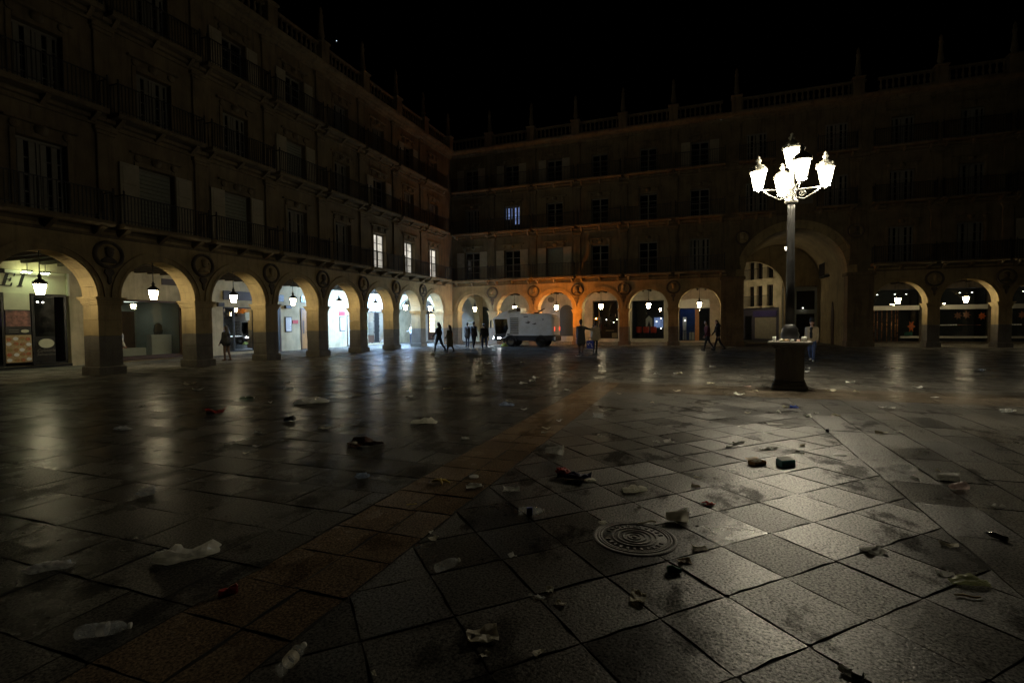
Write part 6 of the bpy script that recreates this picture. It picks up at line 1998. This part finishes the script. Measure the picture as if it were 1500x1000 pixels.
def litter(kind, x, y, w, ang, colour, name, label, cat, seed):
    rz = R(ang + 20.2)
    mat = LMAT[colour]
    t = None
    z0 = 0.002
    if (Vector((x, y)) - Vector((18.76, -33.92))).length < 0.33: z0 = 0.014
    if kind == 'bag':
        if w > 0.2:
            o = film_bag(w, seed).build(name, mat, None, (x, y, z0), rz)
        else:
            me = crumple(w, seed, 0.4, 0.6); me.materials.append(MATS[mat]); o = put(me, name, None, (x, y, z0), rz)
        return tag(o, label, cat)
    if kind == 'paper':
        if name == 'paper_plate':
            t = thing(name, label, cat, (x, y, z0), rz)
            MB().lathe([(0.0, 0.012), (w * 0.42, 0.010), (w * 0.5, 0.014), (w * 0.5, 0.0)], 18, capped=False).build('disc', mat, t)
            MB().bbox(-0.008, 0.008, -0.004, 0.004, 0.011, 0.016, 0.001).build('tab', mat, t)
            return t
        return tag(sheet(w, seed, 0.28, 0.75).build(name, mat, None, (x, y, z0), rz), label, cat)
    if kind == 'flat':
        return tag(sheet(w, seed, 0.05, 0.4, 6).build(name, mat, None, (x, y, z0), rz), label, cat)
    if kind == 'twig':
        r = random.Random(seed)
        b = MB().tube([(-w / 2 + w * i / 5, r.uniform(-.1, .1) * w, 0.006 + r.uniform(0, .05) * w) for i in range(6)], [w * 0.04 * (1 + 0.4 * r.uniform(-1, 1)) for _ in range(6)], 6)
        return tag(b.build(name, mat, None, (x, y, z0), rz), label, cat)
    if kind == 'peel':
        r = random.Random(seed)
        t = thing(name, label, cat, (x, y, z0), rz)
        for k in range(4):
            a = k * pi / 2 + r.uniform(-.4, .4)
            pts = [(cos(a) * w * s_, sin(a) * w * s_ * 0.7, w * (0.10 + 0.10 * sin(pi * s_ * 2)) * (1 - s_)+0.004) for s_ in (0.0, 0.15, 0.3, 0.45, 0.55)]
            MB().tube(pts, [w * .06, w * .09, w * .08, w * .05, w * .015], 6).build('strip', mat, t)
        return t
    if kind == 'packet':
        t = thing(name, label, cat, (x, y, z0), rz)
        sheet(w, seed, 0.30, 0.55, 11).build('wrapper', mat, t)
        if colour == 'navy':
            me = crumple(w * 0.42, seed + 1, 0.6, 0.6); me.materials.append(MATS['plastic_red']); put(me, 'torn_end', t, (-w * 0.32, 0.02, 0.03))
            me = crumple(w * 0.4, seed + 2, 0.25, 0.6); me.materials.append(MATS['film']); put(me, 'clear_end', t, (w * 0.52, -0.02, 0))
        elif colour in ('red', 'redd'):
            me = crumple(w * 0.5, seed + 1, 0.5, 0.5); me.materials.append(MATS['paper_white' if colour == 'red' else 'paper_tan']); put(me, 'inner_sheet', t, (-w * 0.4, 0.01, 0.0))
        elif colour == 'whitedark':
            MB().bbox(0.0, w * 0.45, -w * 0.25, w * 0.2, 0.0, 0.03, 0.004).build('dark_lid', 'can_black', t)
        elif colour == 'brownp':
            me = crumple(w * 0.35, seed + 1, 0.5, 0.5); me.materials.append(MATS['paper_cream']); put(me, 'pale_end', t, (-w * 0.45, 0.02, 0.0))
        return t
    if kind == 'bottle':
        t = thing(name, label, cat, (x, y, z0), rz)
        L, r_ = w, min(0.034, w * 0.16)
        rnd = random.Random(seed)
        prof = [(0.0, -L / 2), (r_ * 0.8, -L / 2), (r_, -L * 0.46), (r_ * 0.93, -L * 0.25), (r_, -L * 0.2), (r_ * 0.9, 0.0), (r_, L * 0.04), (r_, L * 0.2), (r_ * 0.75, L * 0.32), (r_ * 0.40, L * 0.41), (r_ * 0.38, L * 0.46)]
        b = MB().lathe(prof, 14, (0, 0, r_), 0, True, 'X', 1, 1, False)
        off = Vector((rnd.uniform(-50, 50),) * 3)
        b.v = [(v[0], v[1] * (1 + 0.28 * noise.noise(Vector(v) * 22 + off)), max(0.001, v[2] * (1 + 0.22 * noise.noise(Vector(v) * 19 - off)))) for v in b.v]
        b.build('bottle_shell', mat, t)
        MB().lathe([(0, L * 0.45), (r_ * 0.45, L * 0.45), (r_ * 0.45, L * 0.5), (0, L * 0.5)], 12, (0, 0, r_), 0, False, 'X').build('cap', 'paper_white' if colour != 'dark' else 'can_black', t)
        if colour in ('bluelabel', 'clearlit'):
            MB().lathe([(r_ * 1.02, -L * 0.18), (r_ * 1.03, L * 0.04)], 14, (0, 0, r_), 0, True, 'X', 1, 1, False).build('paper_label', 'label_blue' if colour == 'bluelabel' else 'paper_cream', t)
        elif colour == 'clear' and seed % 2:
            MB().lathe([(r_ * 1.02, -L * 0.1), (r_ * 1.03, L * 0.06)], 14, (0, 0, r_), 0, True, 'X', 1, 1, False).build('paper_label', 'film_dim', t)
        return t
    if kind == 'can':
        t = thing(name, label, cat, (x, y, z0), rz)
        L, r_ = w, w * 0.26
        rnd = random.Random(seed)
        off = Vector((rnd.uniform(-50, 50),) * 3)
        b = MB().lathe([(0.0, -L / 2 + 0.004), (r_ * 0.8, -L / 2), (r_, -L * 0.42), (r_, -L * 0.1), (r_ * 0.8, 0.0), (r_ * 0.95, L * 0.12), (r_, L * 0.42), (r_ * 0.8, L / 2), (0.0, L / 2 - 0.004)], 14, (0, 0, r_ * 0.8), 0, False, 'X')
        b.v = [(v[0], v[1] * (1 + 0.5 * noise.noise(Vector(v) * 30 + off)), max(0.001, v[2] * (0.85 + 0.5 * noise.noise(Vector(v) * 25 - off)))) for v in b.v]
        b.build('can_body', mat, t)
        MB().lathe([(0.0, L / 2 - 0.003), (r_ * 0.7, L / 2 - 0.002), (r_ * 0.72, L / 2 + 0.003)], 12, (0, 0, r_ * 0.8), 0, False, 'X', 0.8, 0.9).build('can_end', 'steel', t)
        if colour == 'redcan':
            me = crumple(w * 0.45, seed, 0.7, 0.5); me.materials.append(MATS['paper_white']); put(me, 'pale_fold', t, (w * 0.1, 0.0, 0.01))
        return t
    if kind == 'cup':
        t = thing(name, label, cat, (x, y, z0), rz)
        L, r_ = w, w * 0.34
        rnd = random.Random(seed)
        off = Vector((rnd.uniform(-50, 50),) * 3)
        sq = 0.25 if colour != 'white' else 0.05
        b = MB().lathe([(0.0, -L / 2), (r_ * 0.62, -L / 2), (r_ * 0.8, 0), (r_, L / 2), (r_ * 1.04, L / 2), (r_ * 0.94, L / 2 - 0.004), (r_ * 0.6, -L / 2 + 0.004), (0, -L / 2 + 0.004)], 18, (0, 0, r_ * 0.85), 0, True, 'X', 1, 1, False)
        b.v = [(v[0], v[1] * (1 + sq * noise.noise(Vector(v) * 20 + off)), max(0.001, v[2] * (1 - sq * 0.8 + sq * noise.noise(Vector(v) * 16 - off)))) for v in b.v]
        mat = 'cup_plastic' if colour == 'white' else mat
        b.build('cup_wall', mat, t)
        MB().lathe([(r_ * 1.03, L / 2 - 0.004), (r_ * 1.08, L / 2), (r_ * 1.03, L / 2 + 0.004)], 18, (0, 0, r_ * (0.85 if sq < .1 else .6)), 0, True, 'X', 1 if sq < .1 else .7, 1, False).build('cup_rim', mat, t)
        return t
    if kind in ('carton', 'foodbox'):
        t = thing(name, label, cat, (x, y, z0), rz)
        h = w * (0.42 if kind == 'carton' else 0.25)
        b = MB()
        b.box(-w / 2, w / 2, -w * 0.3, -w * 0.29, 0, h); b.box(-w / 2, w / 2, w * 0.29, w * 0.3, 0, h)
        b.box(-w / 2, -w / 2 + 0.002, -w * 0.29, w * 0.29, 0, h); b.box(w / 2 - 0.002, w / 2, -w * 0.29, w * 0.29, 0, h)
        b.box(-w / 2 + 0.002, w / 2 - 0.002, -w * 0.29, w * 0.29, 0, 0.003)
        b.build('carton_body', mat, t)
        fl = MB().prism([(-w * 0.28, h), (-w * 0.28, h + 0.002), (w * 0.32, h + w * 0.12), (w * 0.32, h + w * 0.12 - 0.002)] if kind == 'carton' else [(w * 0.3, h), (w * 0.3, h + 0.002), (w * 0.55, h + w * 0.08), (w * 0.55, h + w * 0.08 - 0.002)], -w / 2, w / 2, 'YZ').build('open_lid', 'paper_white' if kind == 'carton' else mat, t)
        MB().prism([(-w * 0.31, 0.1 * h), (-w * 0.30, 0.1 * h), (-w * 0.30, 0.5 * h), (-w * 0.31, 0.5 * h)], -w * 0.45, w * 0.45, 'YZ').build('printed_band', 'paper_white' if kind == 'carton' else 'paper_tan', t)
        if kind == 'foodbox':
            me = crumple(w * 0.7, seed, 0.5, 0.5); me.materials.append(MATS['paper_cream']); put(me, 'greasy_paper', t, (0, 0, 0.01))
        return t

for i, row in enumerate(LITTER):
    litter(*row, seed=i + 3)
# small scraps nobody could tell apart
rs_ = random.Random(21)
scrap_meshes = []
for i in range(8):
    b = sheet(1.0, 100 + i, 0.32, rs_.uniform(0.35, 0.8), 5)
    scrap_meshes.append([b.mesh('paper_scrap', m) for m in ('paper_white', 'paper_cream')])
for i, (x, y) in enumerate(SCRAPS):
    d = (Vector((x, y)) - EYE.xy).length
    s_ = rs_.uniform(0.008, 0.017) * d ** 0.75 * 2.0
    o = put(scrap_meshes[i % 8][0 if rs_.random() < 0.65 else 1], 'paper_scrap', None, (x, y, 0.003), rs_.uniform(0, 6.28))
    o.scale = (s_, s_, s_)
    if y > -16: lb = 'tiny pale scrap on the far paving in front of the arcade'
    elif BX0 <= x <= BX1: lb = 'small pale scrap lying on the pink paving band'
    elif y > SY0: lb = 'small pale scrap on the paving level with the lamp pedestal'
    elif x < BX0: lb = 'small pale scrap on the dark paving left of the pink band'
    elif x > CX1: lb = 'small pale scrap on the long slabs right of the diagonal paving'
    elif y > -31: lb = 'small pale scrap on the diagonal slabs before the lamp pedestal'
    else: lb = 'small pale scrap on the diagonal slabs around the manhole cover'
    tag(o, lb, 'scrap', lb.replace('tiny pale scrap', 'scraps').replace('small pale scrap', 'scraps'))
# wrappers left on top of the pedestal
for i, (dx, dy, w_, mt, lb) in enumerate(((-0.22, -0.40, 0.13, 'paper_cream', 'crumpled pale wrapper beside the paper cup on the pedestal'), (-0.10, -0.36, 0.12, 'card_brown', 'brown crumpled wrapper in the middle of the pedestal top'),
                                          (0.02, -0.33, 0.12, 'paper_white', 'white crumpled napkin in the middle of the pedestal top'), (0.14, -0.33, 0.10, 'paper_pink', 'pinkish wrapper left of the white tub on the pedestal'))):
    me = crumple(w_, 60 + i, 0.6, 0.5); me.materials.append(MATS[mt])
    tag(put(me, 'food_wrapper', None, (PX + dx, PY + dy + 0.06, 1.173), 0.4 * i), lb, 'wrapper')

# ------------------------------------------------------------------ one bright star
d = (_m @ Vector(((493 - 750) / 737.58, 1, -(60 - 500) / 737.58))).normalized()
MB().lathe([(0, -0.9), (0.64, -0.64), (0.9, 0), (0.64, 0.64), (0, 0.9)], 8).build('star', 'star_glow', None, EYE + d * 1200)
tag(COL.objects['star'], 'single bright star in the black sky above the left roof', 'star')
